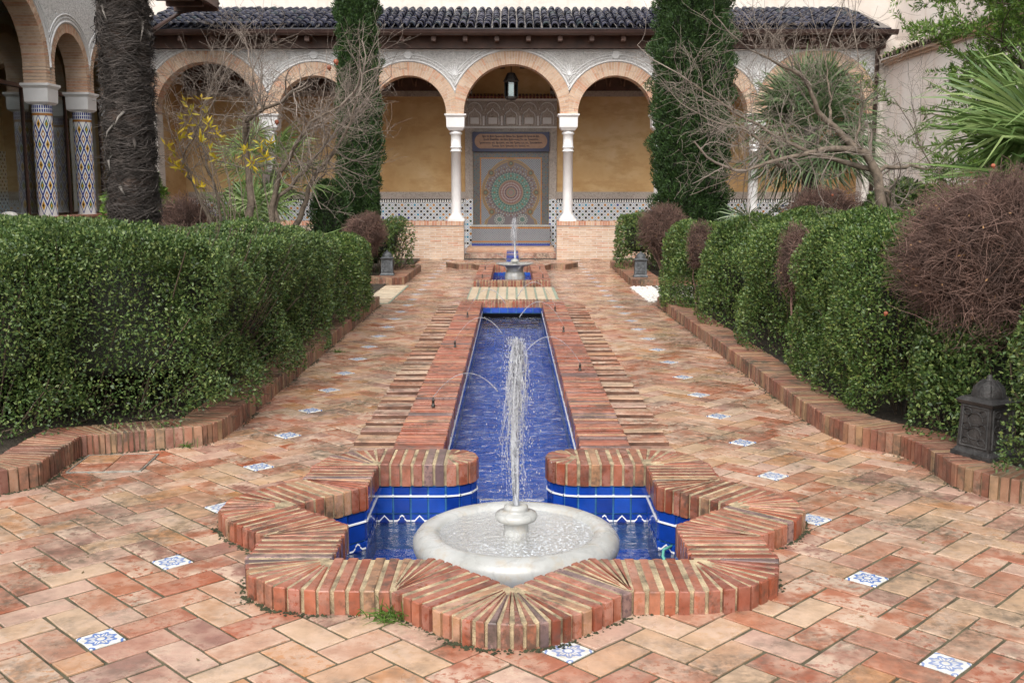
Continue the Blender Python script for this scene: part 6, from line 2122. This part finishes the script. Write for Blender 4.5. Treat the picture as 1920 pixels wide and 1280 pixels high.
# feathery evergreen at the upper right
fe = empty('feathery_tree', (5.95, 12.4, 0.05), 0, 'feathery light green tree in front of the garden wall at the right', 'tree')
def feathery():
    g = np.random.default_rng(91)
    out = []
    for i in range(84):
        z = g.uniform(.6, 4.4); a = g.uniform(0, 2 * PI)
        d = np.array([math.cos(a), math.sin(a), g.uniform(.2, 1.0)])
        grow(out, (0.10 * math.cos(a), .1 * math.sin(a), z), d, g.uniform(.7, 1.25), .012, 2, g, .25, (3, 5), .55, 7)
    P = np.array([p for p, _, _ in out]); Rr = np.array([r for _, r, _ in out])
    V, Q = tubes_np(P, Rr, 4)
    link('branches', mesh_np('branches', V, Q, M['stem'], True), fe)
    C, D = [], []
    for p, r, dp in out:
        T = unit(np.gradient(p, axis=0))
        for t in np.linspace(0.1, 6, 40):
            i = min(int(t), 5); f = t - i
            c = p[i] * (1 - f) + p[i + 1] * f
            n_ = unit(np.cross(T[i], g.normal(size=3)))
            C.append(c); D.append(unit(n_ + T[i] * .55 + np.array([0, 0, .25])))
    C, D = np.array(C), np.array(D)
    S = unit(np.cross(D, g.normal(size=D.shape)))
    V, Q = leaves_np(C, D, S, g.uniform(.05, .09, len(C)), .018)
    link('crown', mesh_np('crown', V, Q, M['yew']), fe)
    b = B(); b.tube([(0, 0, 0), (.03, 0, 1.5), (0, .03, 3.2), (0, 0, 4.6)], [.07, .055, .035, .012], 8); b.build('trunk', M['bark'], fe)
feathery()

# ------------------------------------------------------------------ moss, weeds, fallen bits
def moss_strip():
    g = np.random.default_rng(15)
    C = []
    for sgn in (1, -1):
        st = star_stations(sgn)
        outer = [b_ for _, b_ in st[:-8]]
        for i in range(len(outer) - 1):
            l = math.dist(outer[i], outer[i + 1])
            for _ in range(int(l * 420)):
                t = g.uniform(); p = lerp(outer[i], outer[i + 1], t)
                rr = math.hypot(p[0] - SC[0], p[1] - SC[1])
                k = 1 + (abs(g.normal()) * 0.016 + .002) / rr
                C.append((SC[0] + (p[0] - SC[0]) * k, SC[1] + (p[1] - SC[1]) * k, g.uniform(-.004, .003)))
    for K in (KL, KR):
        for i in range(len(K) - 1):
            l = math.dist(K[i], K[i + 1])
            for _ in range(int(l * 230)):
                p = lerp(K[i], K[i + 1], g.uniform()); s = 1 if K is KL else -1
                C.append((p[0] + s * abs(g.normal()) * .02, p[1] - (abs(g.normal()) * .012 if p[1] < 6.6 else 0), g.uniform(-.004, .003)))
    C = np.array(C)
    C = C[(wob(C, 5.0, 71) + g.uniform(-.5, .5, len(C))) > 0.0]; n = len(C)
    s = g.uniform(.002, .008, n)
    V = np.empty((n, 5, 3))
    a = g.uniform(0, 6.28, n)
    for k in range(4):
        V[:, k] = C + np.stack([s * np.cos(a + k * PI / 2) * 1.3, s * np.sin(a + k * PI / 2) * 1.3, np.zeros(n)], 1)
    V[:, 4] = C + np.stack([np.zeros(n), np.zeros(n), s * .9], 1)
    base_i = np.arange(n)[:, None] * 5
    F = np.concatenate([base_i + np.array([[k, (k + 1) % 4, 4]]) for k in range(4)])
    o = link('moss', mesh_np('moss', V.reshape(-1, 3), F, M['moss']))
    tag(o, 'dark moss and grit growing along the foot of the brick copings', 'moss', kind='stuff')
moss_strip()
def tuft(name, label, p, n, h, seed, spread=.05):
    g = np.random.default_rng(seed)
    C = np.array(p) + np.stack([g.normal(size=n) * spread, g.normal(size=n) * spread * .5, np.zeros(n)], 1)
    d = unit(np.stack([g.normal(size=n) * .8, g.normal(size=n) * .6 - .3, np.ones(n) * .9], 1))
    L = h * g.uniform(.4, 1.1, n)
    P = np.stack([C + d * (L * t)[:, None] + np.array([0, 0, -1.0]) * (L * .45 * t * t)[:, None] for t in (0, .35, .7, 1.0)], 1)
    V, Q = tubes_np(P, np.array([[.0026, .0024, .0016, .0004]]).repeat(n, 0), 3)
    o = link(name, mesh_np(name, V, Q, M['grass']))
    tag(o, label, 'grass', kind='stuff')
p1 = star_pt(-1, NOUT)
tuft('grass_tuft', 'grass tuft growing against the front left notch of the star coping', (p1[0] - .0, p1[1] - .03, 0.0), 60, .15, 1, .05)
tuft('grass_tuft', 'small weed in the paving beside the left hedge', (-1.75, 10.3, 0.0), 26, .10, 2, .03)
tuft('grass_tuft', 'small weed at the foot of the left kerb', (-2.05, 6.40, 0.0), 18, .10, 3, .02)

def litter():
    """a few dry leaves and twigs blown on to the paving"""
    g = np.random.default_rng(99)
    C = []
    while len(C) < 170:
        side = g.choice([-1, 1]); y = g.uniform(3.2, 15); x = side * g.uniform(1.0, 2.6)
        if in_beds(x, y) or in_pool(x, y, .45) or math.hypot(x, y - SC[1]) < 1.5: continue
        if g.uniform() > (abs(x) - .7) / 1.4: continue
        C.append((x, y, 0.004))
    C = np.array(C)
    a = g.uniform(0, 6.28, len(C))
    D = unit(np.stack([np.cos(a), np.sin(a), g.uniform(0, .25, len(C))], 1))
    S = unit(np.cross(D, np.array([0, 0, 1.0]) + g.normal(size=C.shape) * .25))
    V, Q = leaves_np(C, D, S, g.uniform(.012, .034, len(C)), .010)
    o = link('leaf_litter', mesh_np('leaf_litter', V, Q, plain('dry_leaf', (0.16, 0.11, 0.045), .8, .6, 40, 0)))
    tag(o, 'few dry leaves scattered on the brick paths', 'leaves', kind='stuff')
litter()
